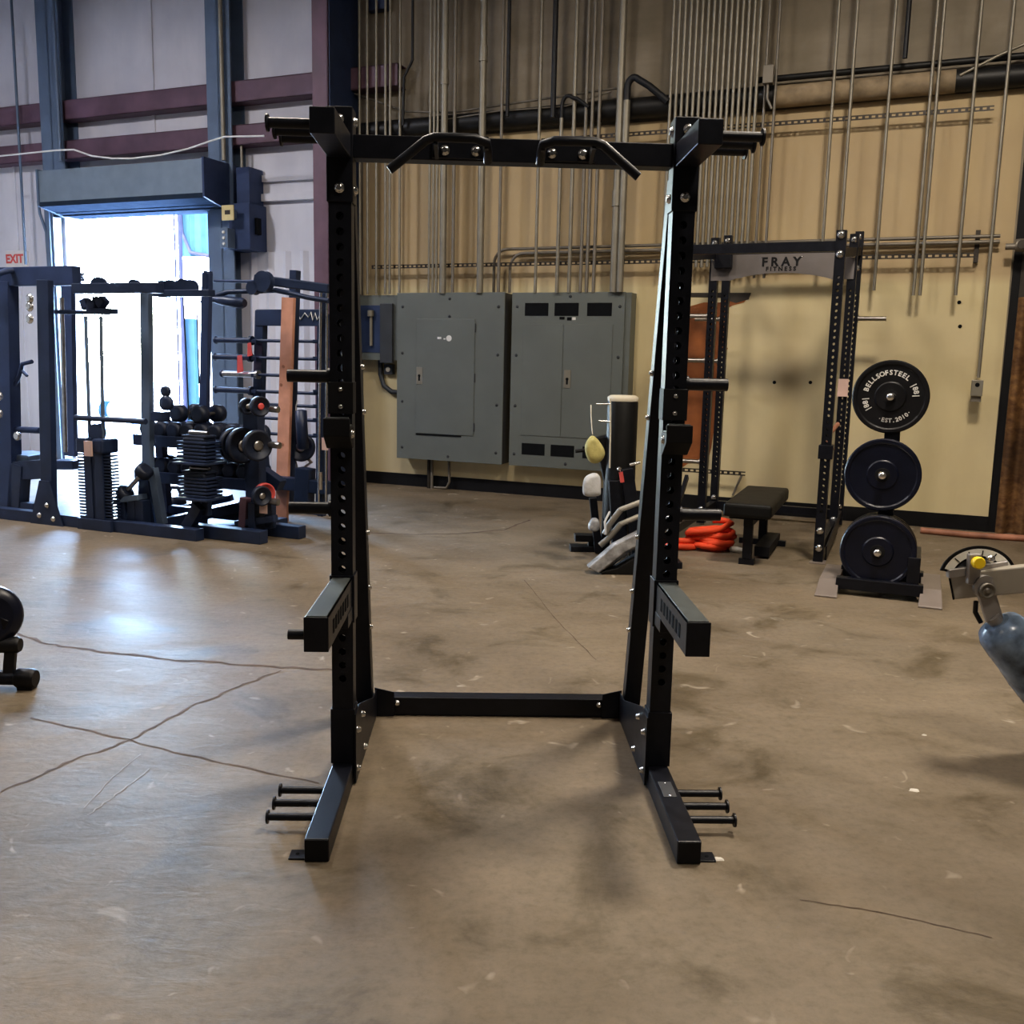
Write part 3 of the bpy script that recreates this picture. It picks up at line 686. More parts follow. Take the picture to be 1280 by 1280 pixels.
def bumper(name, label, c, r=0.225, th=0.07, mat='rubber', group=None, marks=False):
    p = thing(name, label, 'weight plate', (WA + WT * (c[0] + 6.2) - WN * (wt - c[1]) + Vector((0, 0, c[2]))), WALL_ANG, group)
    q = MB()
    # annular plate with raised rim, recess and hub hole (axis along y; front at y=0)
    prof = [(0.0275, 0.0), (0.06, 0.0), (0.095, 0.0), (0.104, 0.009), (0.112, 0.009), (r * .86, 0.009), (r * .90, 0.0), (r * .97, 0.0), (r, 0.010), (r, th - .01), (r * .97, th), (0.0275, th), (0.0275, 0)]
    vs = []; fs = []; n = 56
    for (rr, h) in prof:
        for k in range(n): vs.append((rr * math.cos(2 * PI * k / n), h, rr * math.sin(2 * PI * k / n)))
    for i in range(len(prof) - 1):
        for k in range(n): fs.append((i * n + k, (i + 1) * n + k, (i + 1) * n + (k + 1) % n, i * n + (k + 1) % n))
    q.add(vs, fs, False); q.build('disc', mat, p, recalc=True)
    q = MB(); vs = []; fs = []
    for (rr, h) in ((0.0275, -.001), (0.048, -.001), (0.050, 0.001)):
        for k in range(24): vs.append((rr * math.cos(2 * PI * k / 24), h, rr * math.sin(2 * PI * k / 24)))
    for i in range(2):
        for k in range(24): fs.append((i * 24 + k, i * 24 + (k + 1) % 24, (i + 1) * 24 + (k + 1) % 24, (i + 1) * 24 + k))
    q.add(vs, fs); q.build('hub_ring', 'blackflat' , p)
    if marks:
        items = []
        def on(ang, rad, g, size, flip=False):
            # ang measured clockwise from 12 o'clock, seen from the front
            x = math.sin(ang) * rad; z = math.cos(ang) * rad
            rot = Matrix.Rotation(-ang + (PI if flip else 0), 4, 'Z')
            items.append((g, size, Matrix.Translation((x, 0.0072, z)) @ up_ @ rot))
        word = 'BELLSOFSTEEL'
        for i, ch in enumerate(word): on(R(-74 + i * (112 / 11.0)), 0.163, ch, 0.0455)
        word = '\u00b7EST.2010\u00b7'
        for i, ch in enumerate(word): on(R(201 - i * (72 / 9.0)), 0.163, ch, 0.040, True)
        for base in (73, 250):
            for d, ch in ((-13, '|'), (-4.5, '8'), (4.5, '8'), (13, '|')): on(R(base + d), 0.163, ch, 0.047)
        arc_text(items, 'lettering', p)
    return p
b_r = 0.249
bumper('bumper_plate', 'black bumper plate with white lettering, topmost on the plate stand', ctr[0], b_r, 0.06, 'rubber', marks=True)
bumper('bumper_plate', 'plain navy black bumper plate on the middle peg of the plate stand', ctr[1], b_r, 0.055, 'bluerubber')
bumper('bumper_plate', 'plain navy black bumper plate, front one on the lowest peg', ctr[2], b_r, 0.06, 'bluerubber')
for i, lb in enumerate(('black bumper plate just behind the front one on the lowest peg', 'black bumper plate, rearmost one on the lowest peg')):
    c = ctr[2]; bumper('bumper_plate', lb, (c[0] , c[1] + 0.075 * (i + 1), c[2]), b_r, 0.068, 'rubber')

# ------------------------------------------------------------------ flat bench inside the power rack
zb = 0.50
near = (floor_at(904, 628, zb) + floor_at(966, 632, zb)) / 2; far = (floor_at(944, 602, zb) + floor_at(987, 604, zb)) / 2
ax = (far - near); ax.normalize(); ctrb = near + ax * 0.60
bn = thing('flat_bench', 'black padded flat bench standing inside the power rack', 'bench', (ctrb.x, ctrb.y, 0), math.atan2(ax.y, ax.x) - PI / 2)
q = MB(); q.span((-0.185, -0.62, zb - 0.11), (0.185, 0.62, zb)); q.build('pad', 'vinyl', bn, 0.025, 3)
q = MB(); q.span((-0.14, -0.58, zb - 0.125), (0.14, 0.58, zb - 0.112)); q.build('pad_board', 'blackflat', bn)
q = MB(); q.span((-0.035, -0.52, zb - 0.19), (0.035, 0.52, zb - 0.12)); q.build('spine', 'black', bn, 0.003)
for y in (-0.47, 0.47):
    q = MB(); q.span((-0.035, y - 0.035, 0.05), (0.035, y + 0.035, zb - 0.12)); q.build('leg', 'black', bn, 0.003)
    q = MB(); q.span((-0.20 if y > 0 else -0.06, y - 0.03, 0), (0.20 if y > 0 else 0.06, y + 0.03, 0.05)); q.build('foot', 'black', bn, 0.004)
    bolt(bn, (0.0, y - 0.036, zb - 0.15), (0, -1, 0), 0.012, 0.01)
q = MB(); q.span((0.02, -0.2, 0.02), (0.14, 0.55, 0.10)); q.build('low_rail', 'blackflat', bn)

# orange battle rope in a heap
p0 = floor_at(886, 688)
rp = thing('battle_rope', 'orange rope heaped on the floor left of the flat bench', 'rope', (p0.x, p0.y + 0.05, 0))
q = MB(); pts = []
rnd = random.Random(3)
for i in range(150):
    t = i / 149; a = t * 2 * PI * 6.2; lay = int(t * 6.2)
    rr = 0.135 + 0.035 * math.sin(a * 1.7 + lay)
    pts.append((0.02 + rr * 1.15 * math.cos(a) + 0.02 * math.sin(lay * 2), rr * math.sin(a) * 0.8, 0.026 + 0.033 * t * 6.2 * (0.75 + 0.25 * math.sin(a * 0.5 + 1)) + 0.010 * math.sin(a * 2)))
q.path(pts, 0.026, 8); q.build('coil', 'rope', rp)
q = MB(); pts = [(-0.12, -0.05, 0.03), (-0.2, -0.08, 0.032), (-0.30, -0.05, 0.028), (-0.36, 0.0, 0.03), (-0.30, 0.06, 0.03), (-0.2, 0.05, 0.06), (-0.12, 0.0, 0.08)]
q.path(pts, 0.028, 8); q.path([(p[0], p[1] + 0.03, p[2] + 0.045) for p in pts[:5]], 0.026, 8); q.build('loose_end', 'rope', rp)
q = MB(); q.path([(0.17, -0.10, 0.03), (0.22, -0.13, 0.024), (0.27, -0.14, 0.02)], [0.024, 0.028, 0.02], 8); q.build('rope_tip', 'debris', rp)

# ------------------------------------------------------------------ upright conditioning machine behind the rack's right post
Ym = 7.45
def mp(px, py, Y=Ym): v = deep(px, py, Y); return v
mb0 = floor_at(765, 697)
mt_ = thing('stepper_machine', 'tall black exercise machine with curved handles and plastic wrapped pads', 'exercise machine', (mb0.x, 7.45, 0))
ox, oy = mb0.x, 7.45
def L(px, py, Y=Ym): v = deep(px, py, Y); return Vector((v.x - ox, v.y - oy, v.z))
a = L(762, 500); b_ = L(798, 640)
q = MB(); q.lathe([(0.115, 0), (0.12, 0.02), (0.12, a.z - 0.34), (0.11, a.z - 0.32)], ((a.x + L(800, 500).x) / 2, 0.10, 0.32), (0, 0, 1), 28); q.build('column_pad', 'vinyl', mt_)
q = MB(); q.lathe([(0.118, 0), (0.122, 0.03), (0.10, 0.045)], ((a.x + L(800, 500).x) / 2, 0.10, a.z - 0.01), (0, 0, 1), 28); q.build('rim', 'cream', mt_)
q = MB(); q.path([L(763, 498), L(763, 540), L(762, 585)], 0.007); q.build('edge_strip', 'cream', mt_)
q = MB(); q.bar(L(800, 720), L(782, 585), 0.10, 0.16, (0, 1, 0)); q.bar(L(775, 690), L(770, 600), 0.12, 0.10, (0, 1, 0)); q.build('frame', 'black', mt_, 0.004)
q = MB(); q.bar(L(756, 690, 7.8), L(762, 560, 7.8), 0.07, 0.07, (0, 1, 0)); q.build('rear_post', 'black', mt_, 0.004)
for (w0, yy, Y) in (((742, 622), 0, 7.2),):
    q = MB(); q.bar(L(748, 690, 7.75), L(741, 622, 7.75), 0.06, 0.06, (0, 1, 0)); q.build('side_post', 'black', mt_, 0.004)
q = MB(); q.span((L(712, 684, 7.9).x, 0.35, 0.0), (L(770, 684, 7.9).x, 0.50, 0.045)); q.build('base_plate', 'black', mt_, 0.004)
q = MB(); q.span((L(718, 668, 7.9).x, 0.36, 0.085), (L(760, 668, 7.9).x, 0.48, 0.14)); q.span((L(735, 668, 7.9).x, 0.39, 0.03), (L(750, 668, 7.9).x, 0.46, 0.10)); q.build('pedal', 'rubber', mt_, 0.004)
q = MB(); q.span((L(785, 700).x, -0.25, 0), (L(845, 700).x, 0.3, 0.05)); q.build('base_frame', 'black', mt_, 0.004)
for (k, pts) in enumerate(([(822, 620), (797, 629), (776, 637), (762, 655), (756, 668)], [(822, 648), (797, 646), (776, 655), (762, 672), (750, 682)])):
    q = MB(); q.path([L(x, y, 7.15) for x, y in pts], 0.021, 12); q.build('handle', 'grey', mt_)
    q = MB(); q.path([L(x, y, 7.15) for x, y in pts[2:]], 0.024, 12); q.build('handle_grip', 'galvdull', mt_)
q = MB()
tp = [(823, 652), (795, 668), (768, 682), (752, 696), (735, 710)]
vs = []
for i, (x, y) in enumerate(tp):
    c0 = L(x, y, 6.95); c1 = L(x + 13, y + 10 - i, 6.95)
    vs += [c0, c1, c1 + Vector((0.05, 0.12, -0.03)), c0 + Vector((0, 0.12, 0.0))]
fs = []
for i in range(len(tp) - 1):
    for k in range(4): fs.append((i * 4 + k, i * 4 + (k + 1) % 4, i * 4 + 4 + (k + 1) % 4, i * 4 + 4 + k))
fs += [(0, 3, 2, 1), (16, 17, 18, 19)]
q.add(vs, fs); q.build('wrapped_pad', 'clearwrap', mt_, 0.008, recalc=True)
q = MB()
q.prism([(0, 0.0), (0.52, 0.0), (0.52, 0.20), (0.40, 0.23), (0.12, 0.05), (0, 0.02)], 0.14, (L(752, 714, 6.95).x, -0.49, 0.0), (1, 0, 0), (0, 0, 1), (0, 1, 0)); q.build('ramp_base', 'vinyl', mt_, 0.006)
q = MB(); 
for (x0, y0, x1, y1) in ((746, 505, 763, 505), (749, 526, 762, 527)): q.tube(L(x0, y0), L(x1, y1), 0.007, 8)
q.build('hook', 'chrome', mt_)
q = MB(); q.tube(L(787, 581, 7.2), L(800, 578, 7.2), 0.012, 10); q.build('pop_pin', 'chrome', mt_)
q = MB(); q.bar(L(776, 590, 7.2), L(778, 603, 7.2), 0.03, 0.012, (0, 1, 0)); q.build('red_tag', 'red', mt_)
q = MB(); q.lathe([(0.012, 0), (0.018, 0.01), (0.012, 0.02)], L(774, 586, 7.2), (0, -1, 0), 10); q.build('tag_ring', 'chrome', mt_)
q = MB(); q.bar(L(752, 545, 7.6), L(764, 600, 7.6), 0.12, 0.10, (0, 1, 0)); q.build('rear_bracket', 'blackflat', mt_, 0.01)
q = MB(); q.path([L(719, 564, 7.4), L(730, 563, 7.4), L(740, 560, 7.4)], 0.014, 10); q.build('hanger', 'blackflat', mt_)
q = MB(); q.path([L(762, 640, 7.2), L(756, 652, 7.1), L(757, 668, 7.1)], 0.009, 8); q.build('cord', 'cloth', mt_)
def lump(name, mat, label, cat, outline, Y, thick, seed, group=None):
    c = deep(sum(p[0] for p in outline) / len(outline), sum(p[1] for p in outline) / len(outline), Y)
    o = thing(name, label, cat, c)
    rnd = random.Random(seed); n = len(outline); vs = []; fs = []
    P = [deep(x, y, Y) - c for x, y in outline]
    rings = [(-.5, .55), (-.42, .85), (-.15, 1.0), (.15, 1.0), (.42, .85), (.5, .55)]
    for (d, s) in rings:
        for p in P: vs.append((p.x * s + rnd.uniform(-.006, .006), d * thick + rnd.uniform(-.006, .006), p.z * s + rnd.uniform(-.006, .006)))
    for i in range(len(rings) - 1):
        for k in range(n): fs.append((i * n + k, i * n + (k + 1) % n, (i + 1) * n + (k + 1) % n, (i + 1) * n + k))
    fs += [tuple(reversed(range(n))), tuple(range((len(rings) - 1) * n, len(rings) * n))]
    q = MB(); q.add(vs, fs, True); b = q.build('body', mat, o, recalc=True)
    ss = b.modifiers.new('s', 'SUBSURF'); ss.levels = 2; ss.render_levels = 2
    return o
o = lump('yellow_bag', 'towel', 'yellow cloth bag hanging on the black exercise machine', 'bag', [(741, 543), (748, 550), (757, 562), (756, 572), (748, 580), (738, 580), (732, 570), (730, 556), (735, 548)], 7.28, 0.10, 2)
q = MB(); c0 = deep(743, 564, 7.28); q.path([deep(741, 545, 7.28) - c0, deep(740, 536, 7.3) - c0, deep(739, 520, 7.4) - c0, deep(739, 508, 7.45) - c0], 0.004, 6); q.build('drawstring', 'cream', o)
lump('white_cloth', 'cloth', 'white crumpled cloth draped on the black exercise machine below the yellow bag', 'cloth', [(729, 597), (738, 592), (746, 590), (752, 598), (751, 612), (752, 620), (740, 621), (728, 621), (728, 610)], 7.28, 0.10, 5)
lump('plastic_bundle', 'clearwrap', 'small crumpled plastic bundle on the pedal of the exercise machine', 'plastic wrap', [(737, 650), (742, 646), (749, 648), (750, 658), (748, 664), (738, 665), (734, 660)], 7.45, 0.10, 8)

# ------------------------------------------------------------------ machine at the right edge: grey arm with dial and wrapped roller
Yr = 3.75
cR = deep(1232, 738, Yr)
mr = thing('leg_machine', 'beige grey leg machine arm with yellow knob dial, cut by the right edge', 'exercise machine', (cR.x, cR.y, 0))
def Q(px, py, Y=Yr): v = deep(px, py, Y); return Vector((v.x - cR.x, v.y - cR.y, v.z))
a = (Q(1190, 722) + Q(1193, 746)) / 2; b_ = (Q(1290, 708, Yr - .16) + Q(1290, 741, Yr - .16)) / 2
dirb = (b_ - a).normalized(); b2 = a + dirb * 0.75
q = MB(); q.bar(a + Vector((0, 0, .008)), b2 + Vector((0, 0, .008)), 0.075, 0.104); q.build('arm_beam', 'grey', mr, 0.006)
q = MB(); q.bar(a - dirb * 0.006 + Vector((0, 0, .008)), a + dirb * 0.001 + Vector((0, 0, .008)), 0.076, 0.105); q.build('beam_cap', 'blackflat', mr, 0.002)
q = MB(); q.span((b2.x - 0.05, b2.y - 0.05, 0.0), (b2.x + 0.05, b2.y + 0.05, b2.z + 0.3)); q.build('post', 'grey', mr, 0.005)
q = MB(); q.span((b2.x - 0.05, b2.y - 0.9, 0.0), (b2.x + 0.05, b2.y + 0.5, 0.08)); q.build('floor_rail', 'grey', mr, 0.005)
# dial: arc plate with white scale and ticks
cd = Q(1222, 722, Yr - 0.06)
def arc(r0_, r1_, t0, t1, n, y0, y1, sq=0.82):
    vs = []; fs = []
    for i in range(n + 1):
        t = t0 + (t1 - t0) * i / n
        for rr in (r0_, r1_):
            for y in (y0, y1): vs.append((cd.x + rr * math.cos(t), y, cd.z + rr * math.sin(t) * sq))
    for i in range(n):
        k = i * 4
        fs += [(k, k + 4, k + 6, k + 2), (k + 1, k + 3, k + 7, k + 5), (k + 2, k + 6, k + 7, k + 3), (k, k + 1, k + 5, k + 4)]
    fs += [(0, 2, 3, 1), (4 * n, 4 * n + 1, 4 * n + 3, 4 * n + 2)]
    return vs, fs
q = MB(); q.add(*arc(0.02, 0.10, R(10), R(168), 20, cd.y + 0.004, cd.y + 0.010)); q.build('dial_back', 'plate', mr)
q = MB(); q.add(*arc(0.098, 0.157, R(8), R(168), 24, cd.y, cd.y + 0.006)); q.build('dial_plate', 'blackflat', mr)
q = MB(); q.add(*arc(0.108, 0.143, R(14), R(163), 24, cd.y - 0.002, cd.y)); dp_ = q.build('dial_scale', 'dial', mr)
for t in (38, 62, 86, 110, 136):
    q = MB(); t = R(t); q.bar((cd.x + .112 * math.cos(t), cd.y - .003, cd.z + .112 * math.sin(t) * .8), (cd.x + .139 * math.cos(t), cd.y - .003, cd.z + .139 * math.sin(t) * .8), 0.003, 0.004, (0, 1, 0)); q.build('tick', 'blackflat', dp_)
q = MB(); q.bar(Q(1184, 717, Yr - .06), Q(1258, 706, Yr - .06), 0.03, 0.035); q.build('dial_bar', 'greysteel', mr, 0.004)
q = MB(); q.bar(Q(1216, 730, Yr - .09), Q(1218, 692, Yr - .09), 0.05, 0.03, (0, 1, 0)); q.build('pointer', 'greysteel', mr, 0.006)
q = MB(); k = Q(1221, 703, Yr - .12); q.lathe([(0.018, 0), (0.024, 0.004), (0.024, 0.028), (0.020, 0.034)], k, (-0.15, -1, 0.1), 22); q.build('knob', 'yellow', mr)
q = MB(); k = Q(1237, 698, Yr - .08); q.lathe([(0.016, 0), (0.016, 0.016), (0.009, 0.02)], k, (0, -1, 0), 6); q.build('hex_nut', 'chrome', mr)
# link plate with round pivot and roller
p1_, p2_ = Q(1230, 733, Yr - .10), Q(1243, 775, Yr - .10)
d_ = (p2_ - p1_)
q = MB(); q.bar(p1_, p2_, 0.068, 0.02, (0, 1, 0)); q.lathe([(0.046, -0.006), (0.046, 0.014)], p1_ + Vector((0, 0, 0)), (0, -1, 0), 26); q.build('link_plate', 'greysteel', mr, 0.004)
q = MB(); q.lathe([(0.031, 0), (0.031, 0.012), (0.026, 0.016), (0.024, 0.008), (0.014, 0.008), (0.008, 0.016)], Q(1233, 738, Yr - .118), (0, -1, 0), 24); q.build('pivot', 'galvdull', mr)
q = MB(); q.path([Q(1220, 752, Yr - .06), Q(1219, 765, Yr - .05), Q(1226, 778, Yr - .05)], 0.010, 8); q.build('pull_cord', 'rubber', mr)
ra, rb = Q(1232, 779, Yr - .10), Q(1318, 898, Yr - .10)
rd = (rb - ra).normalized()
q = MB(); q.lathe([(0.05, -0.02), (0.085, 0.0), (0.098, 0.03), (0.100, 0.08), (0.097, 0.15), (0.101, 0.24), (0.097, 0.36), (0.09, 0.40)], ra + Vector((0.055, 0, -0.01)), rd, 30); rl = q.build('wrapped_roller', 'wrap', mr)
q = MB(); q.tube(ra + Vector((0.055, 0, -0.01)) - rd * 0.05, ra + rd * 0.5 + Vector((0.055, 0, -0.01)), 0.028, 14); q.build('roller_axle', 'greysteel', mr)
q = MB(); q.lathe([(0.094, 0), (0.094, 0.12), (0.08, 0.14)], ra + Vector((0.055, 0, -0.01)) + rd * 0.40, rd, 30); q.build('roller_end', 'rubber', mr)

# ------------------------------------------------------------------ machine at the left edge: round pad, roller and footed bar
pl = floor_at(42, 861)
ml = thing('roller_machine', 'black machine with round pad and rubber tipped foot, cut by the left edge', 'exercise machine', (pl.x, pl.y, 0))
def Lq(px, py, Y=pl.y): v = deep(px, py, Y); return Vector((v.x - pl.x, v.y - pl.y, v.z))
k = Lq(32, 850); q = MB(); q.tube((k.x - 0.9, 0.05, 0.052), (k.x - 0.02, 0, 0.052), 0.034, 16); q.build('floor_bar', 'black', ml)
q = MB(); q.lathe([(0.040, 0), (0.046, 0.01), (0.046, 0.075), (0.038, 0.09)], (k.x - 0.04, 0, 0.052), (1, -0.05, 0), 20); q.build('rubber_tip', 'rubber', ml)
q = MB(); q.span((k.x - 0.03, -0.03, 0.0), (k.x + 0.04, 0.03, 0.02)); q.build('tip_pad', 'rubber', ml, 0.004)
k = Lq(14, 806); q = MB(); q.lathe([(0.03, -.5), (0.038, -.49), (0.038, 0.03), (0.03, 0.042)], k, (1, 0, 0), 20); q.build('roller', 'rubber', ml)
k2 = Lq(10, 826); q = MB(); q.bar(k, (k2.x, 0, 0.06), 0.05, 0.03, (0, 1, 0)); q.build('strut', 'black', ml, 0.004)
k = Lq(-14, 770); q = MB(); q.lathe([(0.10, -.05), (0.135, -.04), (0.145, 0), (0.135, 0.04), (0.10, 0.05)], k, (0.5, -1, 0.1), 32); q.build('round_pad', 'bluerubber', ml)
k3 = Lq(10, 782); q = MB(); q.bar(k, k3, 0.06, 0.05, (0, 1, 0)); q.build('pad_arm', 'black', ml, 0.004)
q = MB(); q.bar((k.x - 0.1, 0.05, 0.05), k, 0.06, 0.06, (0, 1, 0)); q.build('pad_post', 'black', ml, 0.004)

# scraps on the floor
def scrap(px, py, s, seed, label):
    c = floor_at(px, py); rnd = random.Random(seed); n = 9; q = MB()
    vs = [(s * rnd.uniform(.6, 1.1) * math.cos(2 * PI * i / n) * 1.5, s * rnd.uniform(.6, 1.1) * math.sin(2 * PI * i / n), 0.0) for i in range(n)]
    q.add(vs + [(x * .6, y * .6, 0.004) for x, y, z in vs], [tuple(range(n, 2 * n))] + [(i, (i + 1) % n, n + (i + 1) % n, n + i) for i in range(n)])
    o = q.build('paper_scrap', 'debris', None, recalc=True); o.location = c; tag(o, label, 'scrap')
scrap(1143, 988, 0.017, 1, 'white scrap lying on the bare floor right of the rack'); scrap(1155, 919, 0.008, 2, 'tiny pale chip on the floor right of the rack, farther than the white scrap')
scrap(898, 1074, 0.016, 3, 'pale crumb beside the bolt down tab of the right rack foot')
# ------------------------------------------------------------------ the equipment row in front of the doorway (wall coordinates u, w)
def node(name, label, cat, px, w, group=None):
    u = uz(px, 420, w)[0]
    o = wthing(name, label, cat, u, 0, w, group); o['u0'] = u; o['w0'] = w
    return o
def G(o, px, py, w=None):
    """local point on a root from where it is seen at depth w"""
    w = o['w0'] if w is None else w
    u, z = uz(px, py, w); return Vector((u - o['u0'], o['w0'] - w, z))
def clean(o):
    for k in ('u0', 'w0'): del o[k]

# --- cable machine with weight stack
W1 = 4.1
cm = node('cable_machine', 'tall cable machine with a finned weight stack standing before the bright doorway', 'cable machine', 127, W1)
def vpost(o, name, px, pyt, w, wd, dp, mat='navy', zb=0.0, pyb=None):
    a = G(o, px, pyt, w); b = Vector((a.x, a.y, zb))
    if pyb: b = G(o, pyb[0], pyb[1], w)
    q = MB(); q.bar(b, a, wd, dp, (0, 1, 0)); return q.build(name, mat, o, 0.004)
p = vpost(cm, 'post', 56, 350, W1, 0.14, 0.06, pyb=(62, 655))
q = MB(); k = G(cm, 66, 655); q.prism([(-0.20, 0), (0.20, 0), (0.06, 0.40), (-0.06, 0.40)], 0.012, (k.x, -0.07, 0.0), (1, 0, 0), (0, 0, 1), (0, 1, 0)); q.build('post_gusset', 'navy', cm)
for py in (374, 384, 399): bolt(cm, G(cm, 44, py) + Vector((0, -0.055, 0)), (0, -1, 0), 0.035, 0.02)
for (dx, z) in ((-0.08, 0.08), (0.09, 0.06), (0.02, 0.18)): bolt(cm, (k.x + dx, -0.072, z), (0, -1, 0), 0.02, 0.015)
vpost(cm, 'centre_post', 183, 366, W1 - 0.25, 0.095, 0.06, 'bluesteel', pyb=(186, 648))
q = MB(); q.bar(G(cm, 203, 655, W1 - .2), G(cm, 191, 585, W1 - .2), 0.08, 0.06, (0, 1, 0)); q.build('slanted_leg', 'bluesteel', cm, 0.004)
q = MB(); k = G(cm, 189, 655, W1 - 0.25); q.prism([(-0.10, 0), (0.12, 0), (0.03, 0.55), (-0.05, 0.55)], 0.02, (k.x, k.y - 0.07, 0), (1, 0, 0), (0, 0, 1), (0, 1, 0)); q.build('post_gusset', 'navy', cm)
a, b = G(cm, -25, 650), G(cm, 250, 668); a.z = b.z = 0.05
q = MB(); q.bar(a, b, 0.10, 0.10); q.build('base_beam', 'navy', cm, 0.004)
a, b = G(cm, 95, 361), G(cm, 200, 361); b.z = a.z
q = MB(); q.bar(a, b, 0.10, 0.085); q.build('top_beam', 'navy', cm, 0.006)
a, b = G(cm, 195, 367, W1 - .2), G(cm, 265, 367, W1 - .2); b.z = a.z
q = MB(); q.bar(a, b, 0.08, 0.055); q.build('pulley_beam', 'navy', cm, 0.004)
for (px, py, r) in ((124, 357, 0.075), (168, 358, 0.06), (205, 360, 0.0), (213, 359, 0.062), (229, 359, 0.068), (239, 359, 0.062)):
    c = G(cm, px, py, W1 - .2)
    q = MB()
    if r: q.lathe([(r, -.02), (r * .82, -.008), (r * .82, .008), (r, .02)], c, (0.3, -1, 0), 20)
    else: q.span((c.x - .03, c.y - .04, c.z - .08), (c.x + .03, c.y + .04, c.z + .06))
    q.build('pulley' if r else 'bracket', 'navy', cm)
a, b = G(cm, 94, 522), G(cm, 182, 524); b.z = a.z
q = MB(); q.tube(a, b, 0.025, 12); q.build('cross_bar', 'navy', cm)
for (x0, x1) in ((107, 116), (126, 131)):
    q = MB(); q.tube(G(cm, x0, 395), (G(cm, x1, 650).x, 0, 0.08), 0.016, 10); q.build('guide_rod', 'bluesteel', cm)
# finned weight stack
st = G(cm, 126, 655); zt_ = G(cm, 126, 566).z
n_ = 21; wdt = G(cm, 147, 600).x - G(cm, 105, 600).x
for i in range(n_):
    z = 0.10 + (zt_ - 0.10) * i / n_; h = (zt_ - 0.10) / n_
    q = MB(); q.span((st.x - wdt / 2, -0.045, z), (st.x + wdt / 2, 0.045, z + h * 0.58)); q.build('stack_plate', 'navy', cm, 0.004)
q = MB(); q.span((st.x - wdt * .27, -0.06, 0.06), (st.x - .02, 0.05, zt_ + 0.05)); q.span((st.x + .02, -0.06, 0.06), (st.x + wdt * .27, 0.05, zt_ + 0.05)); q.span((st.x - .02, -.05, .06), (st.x + .02, -.03, zt_)); q.build('stack_shroud', 'navy', cm, 0.004)
q = MB(); q.span((st.x - wdt * .5, -0.08, 0.0), (st.x + wdt * .5, 0.08, 0.10)); q.build('stack_base', 'navy', cm, 0.004)
for s in (-1, 1):
    q = MB(); q.span((st.x + s * wdt * .24 - 0.06, -0.1, zt_), (st.x + s * wdt * .24 + 0.06, 0.1, zt_ + 0.13)); q.build('stack_cap', 'navy', cm, 0.02)
k = G(cm, 122, 540); q = MB(); q.lathe([(0.075, -.025), (0.06, -.008), (0.06, .008), (0.075, .025)], k, (0, -1, 0), 22); q.build('lift_pulley', 'navy', cm)
q = MB(); q.span((k.x - .03, -0.13, zt_ - 0.02), (k.x + .05, -0.11, zt_ + 0.11)); q.build('weight_card', 'tag', cm)
q = MB(); q.tube(k, (k.x, 0, zt_ + 0.02), 0.008, 8); q.build('selector_rod', 'steel', cm)
k = G(cm, 208, 506, W1 - .2)
q = MB(); q.lathe([(0.02, -.018), (0.045, -.018), (0.045, .018), (0.02, .018)], G(cm, 207, 489, W1 - .2), (0, -1, 0), 20); q.lathe([(0.02, -.02), (0.065, -.02), (0.065, .02), (0.02, .02)], G(cm, 208, 504, W1 - .2), (0, -1, 0), 22); q.build('floating_pulley', 'navy', cm)
q = MB(); q.path([G(cm, 214, 330, W1 - .2), G(cm, 211, 420, W1 - .2), G(cm, 207, 489, W1 - .2)], 0.004, 6); q.build('cable', 'cable', cm)
q = MB(); q.path([G(cm, 229, 372, W1 - .2), G(cm, 233, 450, W1 - .2), G(cm, 236, 525, W1 - .2)], 0.006, 6); q.build('cable', 'cable', cm)
q = MB(); q.path([G(cm, 246, 372, W1 - .2), G(cm, 247, 420, W1 - .2), G(cm, 249, 480, W1 - .2)], 0.006, 6); q.build('cable', 'cable', cm)
q = MB(); q.span(tuple(G(cm, 193, 519, W1 - .2) + Vector((0, -.05, -.05))), tuple(G(cm, 208, 519, W1 - .2) + Vector((0, .05, .03)))); q.build('cable_carriage', 'navy', cm, 0.008)
# cluster hanging under the top beam
for (px, py, s_) in ((108, 380, .05), (118, 384, .06), (128, 378, .05), (121, 376, .04)):
    c = G(cm, px, py, W1 - .1); q = MB(); q.box(c, (s_ * 1.8, s_ * 1.6, s_ * 1.5), Matrix.Rotation(px, 3, 'Y')); q.build('bracket', 'navy', cm, 0.01)
q = MB(); q.bar(G(cm, 70, 390, W1 - .1), G(cm, 136, 391, W1 - .1), 0.05, 0.035); q.build('lower_arm', 'navy', cm, 0.004); q = MB(); q.span(tuple(G(cm, 118, 386, W1 - .15)), tuple(G(cm, 137, 392, W1 - .05))); q.build('arm_block', 'navy', cm, 0.006)
clean(cm)

# --- far left smith rack with seat
W2 = 3.75
sm = node('smith_rack', 'dark rack coloured with blue haze, with a bench seat at the far left edge', 'rack', 20, W2)
vpost(sm, 'post', 6, 352, W2, 0.22, 0.12, 'darkblue', pyb=(12, 640))
vpost(sm, 'rear_post', 85, 352, W2 - 1.2, 0.15, 0.06, 'darkblue', pyb=(89, 570))
vpost(sm, 'slim_post', 77, 372, W2 - 1.0, 0.035, 0.035, 'steel', pyb=(82, 565))
a, b = G(sm, -30, 347), G(sm, 96, 347); b.z = a.z
q = MB(); q.bar(a, b, 0.10, 0.17); q.build('top_beam', 'darkblue', sm, 0.006)
q = MB(); q.path([G(sm, -25, 350, W2 + .2), G(sm, 10, 338, W2 + .1), G(sm, 90, 342, W2 - .8), G(sm, 102, 348, W2 - 1.0)], 0.03, 10); q.build('pull_up_bar', 'darkblue', sm)
for py in (343, 350, 356): 
    q = MB(); q.bar(G(sm, 58, py, W2 - .2), G(sm, 104, py, W2 - .9), 0.04, 0.03); q.build('top_rail', 'darkblue', sm, 0.004)
